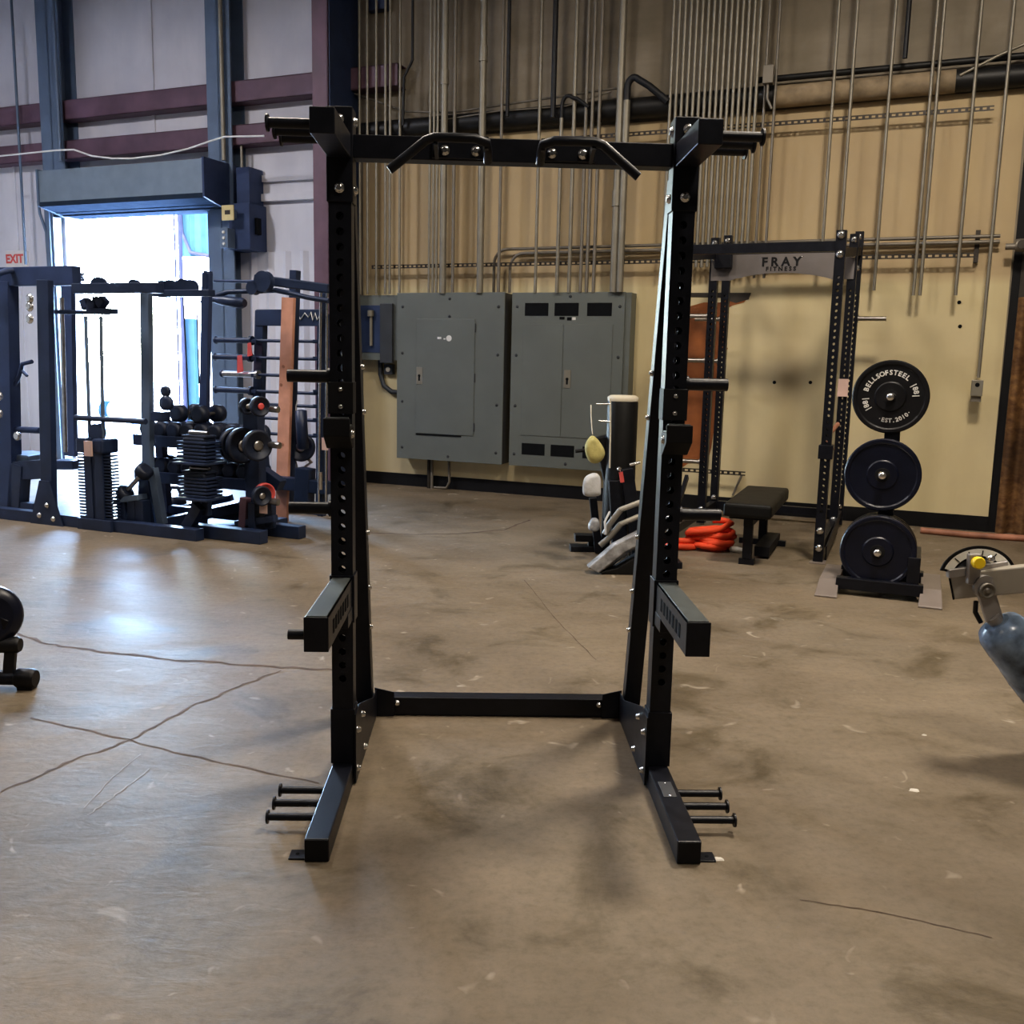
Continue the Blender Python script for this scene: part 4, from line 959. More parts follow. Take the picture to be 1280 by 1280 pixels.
q = MB(); q.path([G(sm, 40, 452), G(sm, 28, 455), G(sm, 24, 470), G(sm, 18, 482)], 0.02, 8); q.path([G(sm, 26, 462), G(sm, 34, 470)], 0.014, 8); q.build('hook_arm', 'darkblue', sm)
a, b = G(sm, 0, 574), G(sm, 50, 570)
q = MB(); q.prism([(0, 0), (0.62, 0), (0.56, 0.34), (0.22, 0.40)], 0.07, tuple(G(sm, -22, 574)), (1, 0, 0), (0, 1, 0), (0, 0, 1)); q.build('seat', 'bluesteel', sm, 0.015)
q = MB(); q.bar(G(sm, 22, 640), G(sm, 26, 580), 0.16, 0.12, (0, 1, 0)); q.build('seat_post', 'navy', sm, 0.005)
q = MB(); q.bar(G(sm, -8, 590), G(sm, 60, 586), 0.10, 0.18); q.build('seat_rail', 'navy', sm, 0.005)
a, b = G(sm, 66, 580, W2 - .6), G(sm, 106, 580, W2 - .6); q = MB(); q.bar(a, b, 0.30, 0.09); q.build('rear_seat', 'navy', sm, 0.01)
q = MB(); q.tube(G(sm, 0, 536), G(sm, 50, 538), 0.03, 10); q.build('roller_bar', 'darkblue', sm)
k = G(sm, 23, 545, W2 + .1); q = MB(); q.lathe([(0.04, 0), (0.045, .02), (0.03, .03)], k, (0, -1, 0), 18); q.build('chrome_cap', 'chrome', sm)
for py in (495, 517):
    q = MB(); q.lathe([(0.05, 0), (0.05, .02), (0.03, .03)], G(sm, -1, py, W2 + .15), (0, -1, 0), 18); q.build('chrome_cap', 'chrome', sm)
q = MB(); q.path([G(sm, 0, 608), G(sm, 8, 612), G(sm, 4, 622), G(sm, 10, 636)], 0.012, 8); q.build('cord', 'girt', sm)
q = MB(); q.lathe([(0.03, 0), (0.04, .03), (0.02, .06)], G(sm, 7, 603), (0, -.3, 1), 12); q.build('red_knob', 'red', sm)
q = MB(); q.bar((G(sm, -25, 648).x, 0, 0.05), (G(sm, 48, 650).x, 0, 0.05), 0.10, 0.10); q.build('base_beam', 'navy', sm, 0.004)
clean(sm)

# --- rack post with holes and lat arch over the barbell store
W3 = 3.3
la = node('lat_machine', 'black lat pulldown frame with curved bar between the doorway and left rack post', 'cable machine', 330, W3)
vpost(la, 'holed_post', 259, 341, W3 + .2, 0.085, 0.05, 'darkblue', pyb=(253, 655))
vpost(la, 'post', 369, 338, W3 - .5, 0.075, 0.075, 'navy', pyb=(361, 632))
vpost(la, 'rear_post', 405, 362, W3 - .3, 0.06, 0.06, 'navy', pyb=(402, 645))
q = MB(); q.tube(G(la, 401, 366, W3 - .25), G(la, 398, 632, W3 - .25), 0.012, 8); q.build('guide_rod', 'chrome', la)
q = MB(); q.tube(G(la, 409, 366, W3 - .25), G(la, 407, 632, W3 - .25), 0.010, 8); q.build('guide_rod', 'chrome', la)
q = MB(); q.bar(G(la, 320, 349), G(la, 412, 361, W3 - .1), 0.09, 0.08); q.build('top_beam', 'navy', la, 0.01)
q = MB(); q.lathe([(0.09, -.03), (0.075, 0), (0.09, .03)], G(la, 330, 352, W3 + .1), (0, -1, 0), 22); q.build('pulley', 'navy', la)
q = MB(); q.lathe([(0.06, -.03), (0.05, 0), (0.06, .03)], G(la, 317, 360, W3 + .1), (0, -1, 0), 22); q.build('pulley', 'navy', la)
q = MB(); q.path([G(la, 252, 378), G(la, 266, 371), G(la, 285, 365), G(la, 312, 364), G(la, 345, 363), G(la, 365, 367), G(la, 385, 372), G(la, 411, 376)], 0.022, 12); q.build('lat_bar', 'navy', la)
q = MB(); q.path([G(la, 266, 374), G(la, 280, 376), G(la, 302, 379), G(la, 306, 379)], [0.03, 0.045, 0.05, 0.035], 12); q.build('grip', 'navy', la)
q = MB(); q.span(tuple(G(la, 311, 362, W3 + .12) + Vector((0, 0, 0))), tuple(G(la, 330, 367, W3 + .02))); q.build('bar_clip', 'navy', la, 0.01)
q = MB(); q.tube(G(la, 268, 351, W3 - .2), G(la, 320, 352, W3 - .2), 0.014, 8); q.build('cross_rod', 'darkblue', la)
for (px, py) in ((258, 345), (255, 347)): pass
q = MB(); q.span(tuple(G(la, 254, 338, W3 + .26)), tuple(G(la, 266, 362, W3 + .14))); q.build('post_cap', 'darkblue', la, 0.01)
# thigh roller on the wood side and lower works
q = MB(); q.lathe([(0.02, 0), (0.055, 0.01), (0.055, 0.36), (0.02, 0.37)], G(la, 376, 512, W3 - .35), (0.05, 0, -1), 18); q.build('cable_handle', 'navy', la)
q = MB(); q.path([G(la, 372, 500, W3 - .4), G(la, 370, 508, W3 - .4), G(la, 370, 520, W3 - .4)], 0.006, 6); q.build('white_clip', 'white', la)
q = MB(); q.bar(G(la, 340, 602, W3 - .3), G(la, 412, 610, W3 - .3), 0.10, 0.12); q.build('base_beam', 'navy', la, 0.006)
q = MB(); q.bar(G(la, 380, 632, W3 - .3), G(la, 382, 585, W3 - .3), 0.15, 0.12, (0, 1, 0)); q.build('seat_post', 'navy', la, 0.006)
q = MB(); q.tube(G(la, 400, 590, W3 - .1), G(la, 400, 612, W3 - .1), 0.022, 10); q.build('chrome_tube', 'chrome', la)
clean(la)
tgl = node('triangle_handle', 'pale steel triangle cable handle hanging behind the wooden board', 'cable handle', 380, 2.7)
P3 = [G(tgl, 372, 560), G(tgl, 389, 578), G(tgl, 372, 590), G(tgl, 367, 570)]
q = MB(); q.path(P3, 0.018, 10, closed=True); q.build('frame', 'tanfoot', tgl); q = MB(); q.tube(P3[0], G(tgl, 371, 553), 0.008, 8); q.build('hook', 'chrome', tgl); clean(tgl)
nd = node('hanging_tag', 'pinkish paper tag hanging beside the left rack post', 'tag', 406, 3.1)
q = MB(); q.span(tuple(G(nd, 402, 547)), tuple(G(nd, 410, 563) + Vector((0, .004, 0)))); q.build('card', 'tag', nd); q = MB(); q.path([G(nd, 408, 536), G(nd, 406, 547)], 0.012, 6); q.build('ribbon', 'red', nd); clean(nd)

# --- wooden board standing upright
wb = node('wooden_board', 'pinkish pine board standing upright before the barbell store', 'board', 357, 2.95)
q = MB(); a, b = G(wb, 352, 646), G(wb, 361, 372); a.z = 0.0; q.bar(a, b, 0.13, 0.04, (0, 1, 0)); q.build('plank', 'wood', wb, 0.002)
for (x, y) in ((353, 481), (355, 555), (356, 458)):
    q = MB(); q.lathe([(0.016, 0), (0.014, .003)], G(wb, x, y) + Vector((0, -.022, 0)), (0, -1, 0), 10); q.build('knot', 'copper', wb)
clean(wb)

# --- horizontal barbell store with header plate
W4 = 2.45
gr_ = node('barbell_rack', 'black horizontal barbell rack with white scrawled logo on its header plate', 'barbell rack', 365, W4)
vpost(gr_, 'post', 327, 388, W4, 0.10, 0.08, 'navy', pyb=(320, 640))
vpost(gr_, 'post', 404, 392, W4, 0.09, 0.08, 'navy', pyb=(402, 640))
a = G(gr_, 324, 387); b = G(gr_, 408, 408)
q = MB(); q.span((a.x, -0.05, b.z), (b.x, -0.03, a.z)); hd = q.build('header_plate', 'navy', gr_, 0.004)
q = MB(); c = G(gr_, 382, 397)
sc_ = [(-.24, .02), (-.21, .06), (-.19, -.02), (-.16, .05), (-.13, -.03), (-.10, .04), (-.06, .06), (-.02, -.03), (.03, .05), (.07, .0), (.10, .06), (.12, -.04), (.15, .05), (.17, -.03), (.21, .03)]
q.path([(c.x + x, -0.055, c.z + z * 0.8) for x, z in sc_], 0.007, 6); q.build('logo', 'lettering', hd)
q = MB(); q.bar((G(gr_, 320, 640).x, 0, 0.04), (G(gr_, 404, 640).x, 0, 0.04), 0.08, 0.08); q.build('base_beam', 'navy', gr_)
for i, (px0, py0, px1, py1) in enumerate(((270, 425, 400, 425), (269, 446, 400, 445), (278, 467, 366, 465), (270, 487, 400, 481), (330, 505, 400, 499), (330, 522, 400, 516), (330, 541, 400, 535))):
    for px in (327, 404):
        c = G(gr_, px, py0); q = MB(); q.span((c.x - .03, -.13, c.z - .035), (c.x + .03, -.04, c.z - .022)); q.span((c.x - .03, -.13, c.z - .035), (c.x + .03, -.12, c.z)); q.build('cradle', 'navy', gr_)
w_b = W4 + 0.088
for i, (px0, py0, px1, py1) in enumerate(((270, 425, 400, 425), (269, 446, 400, 445), (278, 467, 400, 464), (270, 487, 400, 481), (322, 505, 400, 499), (322, 522, 400, 516), (322, 541, 400, 535))):
    u0, z0 = uz(px0, py0, w_b); u1, z1 = uz(px1, py1, w_b)
    nm = ['topmost', 'second', 'third', 'fourth', 'fifth', 'sixth', 'lowest'][i]
    bb = wthing('barbell', nm + ' barbell from the top on the black horizontal barbell rack', 'barbell', u0, z0, w_b, 'barbells on the barbell rack')
    L_ = (u1 - u0) + 0.1
    q = MB(); q.tube((0.25 if i < 4 else 0, 0, 0), (L_, 0, 0), 0.016, 10); q.build('shaft', 'navy', bb)
    if i < 4:
        q = MB(); q.tube((0, 0, 0), (0.42, 0, 0), 0.030, 12); q.lathe([(0.045, 0), (0.045, .03)], (0.42, 0, 0), (1, 0, 0), 14); q.build('sleeve', 'steel' if i == 2 else 'navy', bb)
        q = MB(); q.lathe([(0.034, -.012), (0.04, 0), (0.034, .012)], (0, 0, 0), (1, 0, 0), 14); q.build('end_collar', 'navy', bb)
for (px, py, s_) in ((312, 437, .10), (300, 455, .13)):
    u, z = uz(px, py, w_b + .06); o = wthing('red_tag', 'small red tag on the second barbell' if py < 450 else 'larger red tag on the third barbell', 'tag', u, z, w_b + .06)
    q = MB(); q.prism([(-.05, -.5), (.05, -.4), (.03, .5), (-.04, .45)], .004, (0, 0, 0), (s_ * 6, 0, 0), (0, 0, s_ * 1.4), (0, 1, 0)); q.build('card', 'red', o)
clean(gr_)

# --- plate storage posts with small plates
W5 = 3.7
ps = node('plate_storage', 'black plate storage post with horizontal pegs on a square tube base', 'plate stand', 318, W5)
vpost(ps, 'post', 316, 498, W5, 0.15, 0.10, 'navy', pyb=(322, 668))
for (x0, y0, x1, y1) in ((312, 508, 348, 512), (318, 553, 350, 557), (318, 622, 348, 628)):
    q = MB(); a, b = G(ps, x0, y0, W5 + .12), G(ps, x1, y1, W5 + .12); q.tube(a, b, 0.028, 12); q.build('peg', 'steel', ps)
a, b = G(ps, 244, 659, W5 + .25), G(ps, 330, 676, W5 + .25); a.z = b.z = 0.055
q = MB(); q.bar(a, b, 0.11, 0.11); q.build('base_tube', 'navy', ps, 0.006)
a, b = G(ps, 338, 655, W5 - .1), G(ps, 378, 664, W5 - .1); a.z = b.z = 0.055
q = MB(); q.bar(a, b, 0.11, 0.11); q.build('base_tube', 'navy', ps, 0.006)
q = MB(); q.bar(G(ps, 304, 668, W5 + .1), G(ps, 307, 622, W5 + .1), 0.07, 0.07, (0, 1, 0)); q.build('low_post', 'girt', ps, 0.005)
q = MB(); q.bar(G(ps, 338, 660, W5 + .05), G(ps, 338, 628, W5 + .05), 0.07, 0.07, (0, 1, 0)); q.build('low_post', 'navy', ps, 0.005)
q = MB(); q.bar(G(ps, 318, 668, W5 + .1), G(ps, 318, 628, W5 + .1), 0.07, 0.09, (0, 1, 0)); q.build('low_post', 'navy', ps, 0.005)
q = MB(); q.bar(G(ps, 296, 655, W5 + .1), G(ps, 345, 648, W5 + .1), 0.06, 0.06); q.build('low_rail', 'navy', ps, 0.005)
q = MB(); q.bar(G(ps, 328, 590, W5 - .2), G(ps, 352, 607, W5 - .2), 0.10, 0.10); q.build('brace', 'navy', ps, 0.005)
clean(ps)
def small_plate(px, py, w, r_px, label, mat='navyrubber', red=False, axis=(1, -0.45, 0)):
    u, z = uz(px, py, w); o = wthing('weight_plate', label, 'weight plate', u, z, w)
    sc = r_px * 9.2 / 1200; ax = Vector(axis).normalized()
    q = MB(); q.lathe([(sc * .35, -.004), (sc * .4, .012), (sc * .78, .012), (sc * .82, .022), (sc * .96, .022), (sc, .012), (sc, -.022), (sc * .9, -.03)], (0, 0, 0), ax, 36); q.build('disc', mat, o)
    q = MB(); q.lathe([(sc * .3, .012), (sc * .34, .020), (sc * .2, .022)], (0, 0, 0), ax, 20); q.build('hub', 'red' if red else 'steel', o)
    return o
small_plate(325, 508, W5 + .2, 11, 'small black plate with red hub, topmost on the plate storage post', red=True)
small_plate(309, 508, W5 + .1, 9, 'black plate behind the red hub plate on the plate storage post')
small_plate(322, 557, W5 + .22, 17, 'black lipped plate facing out on the middle storage peg')
small_plate(303, 557, W5 + .1, 20, 'large black plate, second on the middle storage peg', axis=(1, -.3, 0))
small_plate(293, 556, W5 + .05, 19, 'large black plate, innermost on the middle storage peg', axis=(1, -.3, 0))
small_plate(327, 620, W5 + .2, 11, 'black plate with a red edged plate behind it on the lowest peg')
small_plate(331, 617, W5 + .12, 12, 'red edged plate on the lowest storage peg', mat='red')
small_plate(376, 559, 2.75, 18, 'grey round plate behind the triangle handle', axis=(.3, -1, 0))
small_plate(372, 512, 2.75, 9, 'small black plate near the top right of the wooden board', axis=(1, -.3, 0)) if False else None
q_ = wthing('paper_tag', 'pinkish paper tag on the low post of the plate storage', 'tag', *uz(329, 636, W5 + .16), W5 + .16)
q = MB(); q.span((-.04, 0, -.04), (.04, .004, .06)); q.build('card', 'tag', q_)

# --- two tier dumbbell rack
W6 = 3.5
dr = node('dumbbell_rack', 'two tier black dumbbell rack loaded with round dumbbells before the doorway', 'dumbbell rack', 255, W6)
zA_, zB_ = G(dr, 255, 553).z, G(dr, 255, 598).z
xl, xr = G(dr, 190, 560).x, G(dr, 330, 560).x
for z in (zA_, zB_):
    q = MB(); q.bar((xl, 0, z), (xr, 0, z), 0.42, 0.05); q.bar((xl, -.22, z + .01), (xr, -.22, z + .01), 0.03, 0.10); q.build('shelf', 'navy', dr, 0.004)
for x in (xl + .06, xr - .06):
    q = MB(); q.bar((x, .1, 0.0), (x, .05, zA_), 0.09, 0.07, (0, 1, 0)); q.build('upright', 'navy', dr, 0.004)
    q = MB(); q.bar((x, -.32, .04), (x, .35, .04), 0.09, 0.08); q.build('foot', 'navy', dr, 0.004)
q = MB(); q.bar((xl, .1, .10), (xr, .1, .10), 0.07, 0.08); q.build('low_beam', 'navy', dr, 0.004)
base = None; dpos = []
nU = 8; nL = 8
ordn = ['first', 'second', 'third', 'fourth', 'fifth', 'sixth', 'seventh', 'eighth']
def dumbbell(label, group):
    o = thing('dumbbell', label, 'dumbbell', (0, 0, 0), WALL_ANG, group)
    q = MB(); q.tube((0, -.07, 0), (0, .07, 0), 0.017, 10); q.build('handle', 'steel', o)
    for s in (-1, 1):
        q = MB(); q.lathe([(.045, 0), (.078, .012), (.078, .085), (.055, .095)], (0, s * .065, 0), (0, s, 0), 18); q.build('head', 'navyrubber', o)
    return o
for tier, (zt, n_, lab) in enumerate(((zA_, nU, 'upper'), (zB_, nL, 'lower'))):
    for i in range(n_):
        x = xl + 0.10 + (xr - xl - 0.2) * i / (n_ - 1)
        pos = WA + WT * (dr['u0'] + x) - WN * (W6 + .02) + Vector((0, 0, zt + .104))
        lb = f'round black dumbbell, {ordn[i]} from the left on the {lab} shelf of the dumbbell rack'
        gp = f'dumbbells on the {lab} shelf'
        if base is None: base = dumbbell(lb, gp); base.location = pos
        else: dup(base, pos, WALL_ANG, lb, gp)
x = G(dr, 250, 528).x
for i, dx in enumerate((-.12, .12)):
    pos = WA + WT * (dr['u0'] + x + dx) - WN * (W6 + .02) + Vector((0, 0, zA_ + .262))
    dup(base, pos, WALL_ANG, ('left' if i == 0 else 'right') + ' one of two dumbbells piled on top of the upper shelf row', 'dumbbells piled on top')
clean(dr)
# kettlebell on the floor below
kb = node('kettlebell', 'black kettlebell standing on the floor under the dumbbell rack', 'kettlebell', 212, 3.2)
zk = 0.0
q = MB(); q.lathe([(.06, 0), (.10, .04), (.115, .10), (.10, .16), (.06, .19)], (0, 0, 0), (0, 0, 1), 22); q.build('bell', 'navyrubber', kb); q = MB(); q.path([(-.06, 0, .17), (-.07, 0, .23), (-.04, 0, .275), (.04, 0, .275), (.07, 0, .23), (.06, 0, .17)], 0.018, 10); q.build('handle', 'navyrubber', kb); clean(kb)

# --- adjustable dumbbell stand in front
W7 = 4.0
ad = node('dumbbell_stand', 'black angled stand carrying two finned adjustable dumbbells', 'dumbbell stand', 245, W7)
z1, z2 = G(ad, 245, 574).z, G(ad, 245, 618).z
for px in (239, 252):
    q = MB(); a = G(ad, px, 574); b = G(ad, px, 645); q.bar((a.x, .05, b.z), (a.x, .05, a.z), 0.06, 0.06, (0, 1, 0)); q.build('post', 'navy', ad, 0.004)
q = MB(); q.bar(G(ad, 228, 672), G(ad, 250, 632), 0.10, 0.08, (0, 1, 0)); q.build('front_leg', 'navy', ad, 0.005)
a = G(ad, 236, 655); q = MB(); q.bar((a.x, 0, .05), (a.x + .45, .5, .05), 0.09, 0.08); q.build('base_bar', 'navy', ad, 0.005)
q = MB(); q.bar(G(ad, 200, 655, W7 - .2), G(ad, 300, 633, W7 - .6), 0.10, 0.09); q.build('rail', 'navy', ad, 0.005)
q = MB(); q.bar(G(ad, 205, 640, W7 - .7), G(ad, 290, 622, W7 - .9), 0.08, 0.06); q.build('rear_rail', 'navy', ad, 0.005)
for z in (z1, z2):
    q = MB(); q.span((-.17, -.14, z - .035), (.17, .14, z - .015)); q.build('tray', 'navy', ad, 0.004)
for i, z in enumerate((z1, z2)):
    o = wthing('adjustable_dumbbell', ('upper' if i == 0 else 'lower') + ' finned adjustable dumbbell on the angled stand', 'dumbbell', ad['u0'], z - .015, W7)
    for k in range(6):
        q = MB(); wd_ = .15 + .006 * (k % 2); q.span((-wd_, -.10, .005 + k * .030), (wd_, .10, .005 + k * .030 + .018)); q.build('weight_fin', 'navy', o, 0.003)
    q = MB(); q.span((-.115, -.08, 0), (.115, .08, .21)); q.build('core', 'navyrubber', o, 0.02)
    q = MB(); q.tube((-.10, 0, .24), (.10, 0, .24), .018, 10); q.build('handle', 'steel', o)
    q = MB(); q.span((-.13, -.07, .20), (.13, .07, .225)); q.build('yoke', 'navyrubber', o, .01)
clean(ad)
# --- small parts lying about under the cable machine
o = node('loose_dumbbell', 'tilted black dumbbell leaning on low frame right of the weight stack', 'dumbbell', 168, 4.0)
a, b = G(o, 160, 612), G(o, 176, 594)
q = MB(); q.tube(a, b, .02, 10); q.build('handle', 'steel', o)
for c_, s in ((a, -1), (b, 1)):
    q = MB(); d = (b - a).normalized(); q.lathe([(.05, 0), (.075, .01), (.075, .07), (.05, .08)], c_ + d * s * .01, d * s, 16); q.build('head', 'navyrubber', o)
clean(o)
o = node('low_row_frame', 'low black frame with pegs on the floor right of the weight stack', 'machine frame', 165, 4.0)
q = MB(); q.bar(G(o, 148, 625), G(o, 178, 621), .12, .05); q.build('deck', 'bluesteel', o, .004)
for px in (155, 168, 178):
    q = MB(); a = G(o, px, 625); q.bar((a.x, 0, 0), (a.x, 0, a.z), .09, .09, (0, 1, 0)); q.build('support', 'navy', o, .004)
q = MB(); q.path([G(o, 150, 640), G(o, 165, 632), G(o, 182, 636)], .03, 8); q.build('hose', 'navy', o); clean(o)
# outside: pale barrel on two wheels seen through the doorway
u, z = uz(160, 514, -2.5)
o = wthing('barrel_trailer', 'pale lavender barrel on two wheels standing outside the doorway', 'trailer', u, 0, -2.5)
q = MB(); q.tube((-.32, 0, z), (.32, 0, z), .17, 22); q.build('barrel', 'drum', o); q = MB(); q.lathe([(.17, 0), (.17, .20), (.10, .26)], (-.32, 0, z), (-1, 0, 0), 22); q.build('end_cap', 'blueclad', o)
for dx in (-.35, .12):
    q = MB(); q.lathe([(.08, -.03), (.17, -.04), (.17, .04), (.08, .03)], (dx, -.2, .17), (0, -1, 0), 24); q.build('wheel', 'bluesteel', o)
q = MB(); q.bar((-.4, 0, .2), (.5, 0, z - .17), .05, .05); q.bar((.1, 0, .1), (.1, 0, z), .05, .05, (0, 1, 0)); q.build('chassis', 'bluesteel', o)
# ------------------------------------------------------------------ electrical panels on the wall
def screws(parent, pts, y):
    for (x, z) in pts: bolt(parent, (x, y, z), (0, -1, 0), 0.014, 0.008, 'screw', 'panelside')
t = wthing('electrical_panel', 'grey electrical panel with a single hinged door and one latch', 'electrical panel', 1.255, 0, 0)
q = MB(); q.span((-0.69, -0.24, 0.37), (0.69, -0.03, 2.315)); q.build('cabinet', 'panelside', t, 0.004)
q = MB(); q.span((-0.695, -0.262, 0.365), (0.695, -0.24, 2.32)); q.build('cover', 'panel', t, 0.004)
q = MB(); q.span((-0.43, -0.270, 0.68), (0.33, -0.262, 2.02)); d = q.build('door', 'panel', t, 0.003)
q = MB(); q.span((-0.43, -0.2715, 0.66), (0.17, -0.262, 0.675)); q.build('door_gap', 'vent', t)
q = MB(); q.span((-0.425, -0.276, 1.26), (-0.345, -0.270, 1.46)); q.build('latch', 'galv', d, 0.002)
q = MB(); q.lathe([(0.016, 0), (0.016, 0.003)], (-0.385, -0.276, 1.36), (0, -1, 0), 12); q.span((-0.395, -0.2785, 1.30), (-0.375, -0.276, 1.36)); q.build('keyhole', 'vent', d)
for z in (0.78, 1.35, 1.92):
    q = MB(); q.tube((0.335, -0.266, z - 0.05), (0.335, -0.266, z + 0.05), 0.008, 8); q.build('hinge', 'panelside', t)
q = MB(); q.lathe([(0.035, 0), (0.035, 0.002)], (0.0, -0.270, 1.80), (0, -1, 0), 18); q.span((-0.15, -0.272, 1.79), (-0.10, -0.270, 1.815)); q.span((-0.07, -0.272, 1.785), (-0.045, -0.270, 1.80)); q.build('sticker', 'white', d)
screws(t, [(x, z) for x in (-0.62, 0.62) for z in (0.50, 1.05, 1.62, 2.16)] + [(0, 2.25), (0, 0.42), (0, 2.05)], -0.262)
t = wthing('electrical_panel', 'grey electrical panel with double doors and vent slots at top and bottom', 'electrical panel', 2.725, 0, 0)
q = MB(); q.span((-0.69, -0.22, 0.37), (0.69, -0.03, 2.31)); q.build('cabinet', 'panel', t, 0.004)
q = MB(); q.span((-0.695, -0.24, 0.365), (0.625, -0.22, 2.315)); q.build('cover', 'panel', t, 0.004)
for (x0, x1) in ((-0.55, -0.07), (-0.062, 0.50)):
    q = MB(); q.span((x0, -0.247, 0.72), (x1, -0.24, 1.97)); d = q.build('door', 'panel', t, 0.003)
q = MB(); q.span((-0.045, -0.254, 1.27), (0.035, -0.247, 1.47)); q.build('latch', 'galv', d, 0.002)
q = MB(); q.lathe([(0.016, 0), (0.016, 0.003)], (-0.005, -0.254, 1.37), (0, -1, 0), 12); q.span((-0.015, -0.2565, 1.31), (0.005, -0.254, 1.37)); q.build('keyhole', 'vent', d)
for x0 in (-0.535, -0.18, 0.20):
    for (z0, z1, w_) in ((2.06, 2.20, 0.28), (0.50, 0.63, 0.28)):
        q = MB(); q.span((x0, -0.243, z0), (x0 + w_, -0.2405, z1))
        q.build('vent', 'vent', t)
q = MB(); q.span((-0.12, -0.2425, 2.02), (-0.06, -0.2405, 2.05)); q.span((-0.03, -0.2425, 2.01), (0.02, -0.2405, 2.045)); q.build('marking', 'vent', t)
q = MB(); q.span((0.03, -0.2425, 2.015), (0.07, -0.2405, 2.045)); q.build('marking', 'white', t)
screws(t, [(x, z) for x in (-0.63, 0.57) for z in (0.50, 1.05, 1.62, 2.16)] + [(0, 2.27), (0, 0.42)], -0.24)
t = wthing('switch_box', 'small grey switch box with dark recess left of the electrical panels', 'switch box', 0.28, 0, 0)
q = MB(); q.span((-0.30, -0.20, 1.53), (0.26, -0.03, 2.30)); q.build('cabinet', 'panel', t, 0.004)
q = MB(); q.span((-0.26, -0.206, 1.62), (0.02, -0.20, 2.18)); q.build('recess', 'darkblue', t)
q = MB(); q.span((0.03, -0.24, 1.50), (0.20, -0.20, 2.20)); q.build('side_cover', 'panelside', t, 0.004)
q = MB(); q.tube((-0.10, -0.225, 1.70), (-0.10, -0.225, 2.05), 0.02, 10); q.tube((-0.10, -0.235, 2.05), (-0.10, -0.235, 2.12), 0.04, 12); q.build('lever', 'galv', t)
q = MB(); q.span((0.0, -0.09, 1.36), (0.12, -0.03, 1.48)); q.build('knockout_box', 'panelside', t, 0.003)
q = MB(); q.lathe([(0.03, 0), (0.03, 0.01)], (0.06, -0.09, 1.42), (0, -1, 0), 14); q.build('knockout', 'cream', t)
q = MB(); q.path([(-0.06, -0.07, 1.53), (-0.06, -0.07, 1.36), (-0.01, -0.07, 1.22), (0.10, -0.07, 1.15), (0.30, -0.07, 1.14)], 0.03, 10); q.build('flex_conduit', 'panelside', t)

# ------------------------------------------------------------------ conduits (each one a thing)
def conduit(px, z0, z1=HT, r=0.0155, mat='galv', w=0.235, bottom=None, label=None, group='thin vertical conduits on the wall', name='conduit'):
    u, _ = uz(px, 0, w)
    q = MB(); pts = bottom + [(0, 0, (bottom[-1][2] if bottom else z0))] if bottom else []
    q.tube((0, 0, z0), (0, 0, z1), r, 10)
    o = q.build(name, mat); o.location = wall_pt(u, w, 0); o.rotation_euler = (0, 0, WALL_ANG)
    # couplings
    tag(o, label, 'conduit', group)
    return o
for px in (449, 459, 470.5, 482, 488, 500.5): conduit(px, 2.31, label='thin silver conduit rising behind the left rack post above the switch box', group='thin conduits above the switch box')
for px in (539, 544, 548.6): conduit(px, 2.31, label='thin conduit left of the two fat conduits above the single door panel', group='three thin conduits beside the fat pipes')
def fat(px, z0, label, coup, w=0.255):
    t = wthing('thick_conduit', label, 'conduit', uz(px, 0, w)[0], 0, w)
    q = MB(); q.tube((0, 0, z0), (0, 0, HT), 0.040, 16); q.build('pipe', 'galv', t)
    q = MB(); q.tube((0, 0, coup), (0, 0, coup + 0.16), 0.049, 16); q.build('coupling', 'galv', t)
fat(557, 2.31, 'thick silver conduit, left one of two above the single door panel', 4.6)
fat(605.5, 2.31, 'thick silver conduit, right one of two above the single door panel', 4.80)
fat(780, 2.31, 'thick silver conduit above the double door panel, left of the hooked one', 3.2)
conduit(570, 2.31, r=0.02, mat='galvdull', label='dull grey conduit between the two fat pipes', group=None)
conduit(630, 2.31, r=0.018, mat='galvdull', label='dull thin conduit just left of the left hanging black cable', group=None)
conduit(678, 2.31, r=0.018, label='thin conduit between the two thick hanging black cables', group=None)
conduit(722, 2.31, r=0.022, label='bright conduit passing right of the small black cable hook', group=None)
for px in (737, 745, 754): conduit(px, 2.31, r=0.019, mat='galvdull', label='dull conduit between the two black cable hooks', group='dull conduits between the cable hooks')
for i in range(16): conduit(843.4 + (952 - 843.4) * i / 15, 2.56, r=0.017, label='thin conduit in the dense row of sixteen right of the rack post', group='dense row of conduits')
conduit(963, 2.44, r=0.014, mat='galvdull', label='dull conduit just right of the dense row, behind the small junction box', group=None)
conduit(976, 2.44, r=0.014, mat='galvdull', label='dull conduit second to the right of the dense row', group=None)
for px, zb_, lb in ((1049.6, 2.46, 'thin conduit going down behind the right post of the lettered power rack'), (1072.6, 2.46, 'thin conduit just left of the bumper plates, second right of the power rack beam'),
                    (1120.8, 2.31, 'thin conduit left of the paired conduits on the cream board'), (1173, 2.26, 'left one of the paired thin conduits on the cream board'),
                    (1181.5, 2.26, 'right one of the paired thin conduits on the cream board'), (1228, 2.26, 'thin conduit right of the paired conduits on the cream board')):
    conduit(px, zb_, label=lb, group=None)
o = conduit(1268.5, uz(1221, 472, .235)[1], label='thin conduit running down to the outlet box near the board edge', group=None)
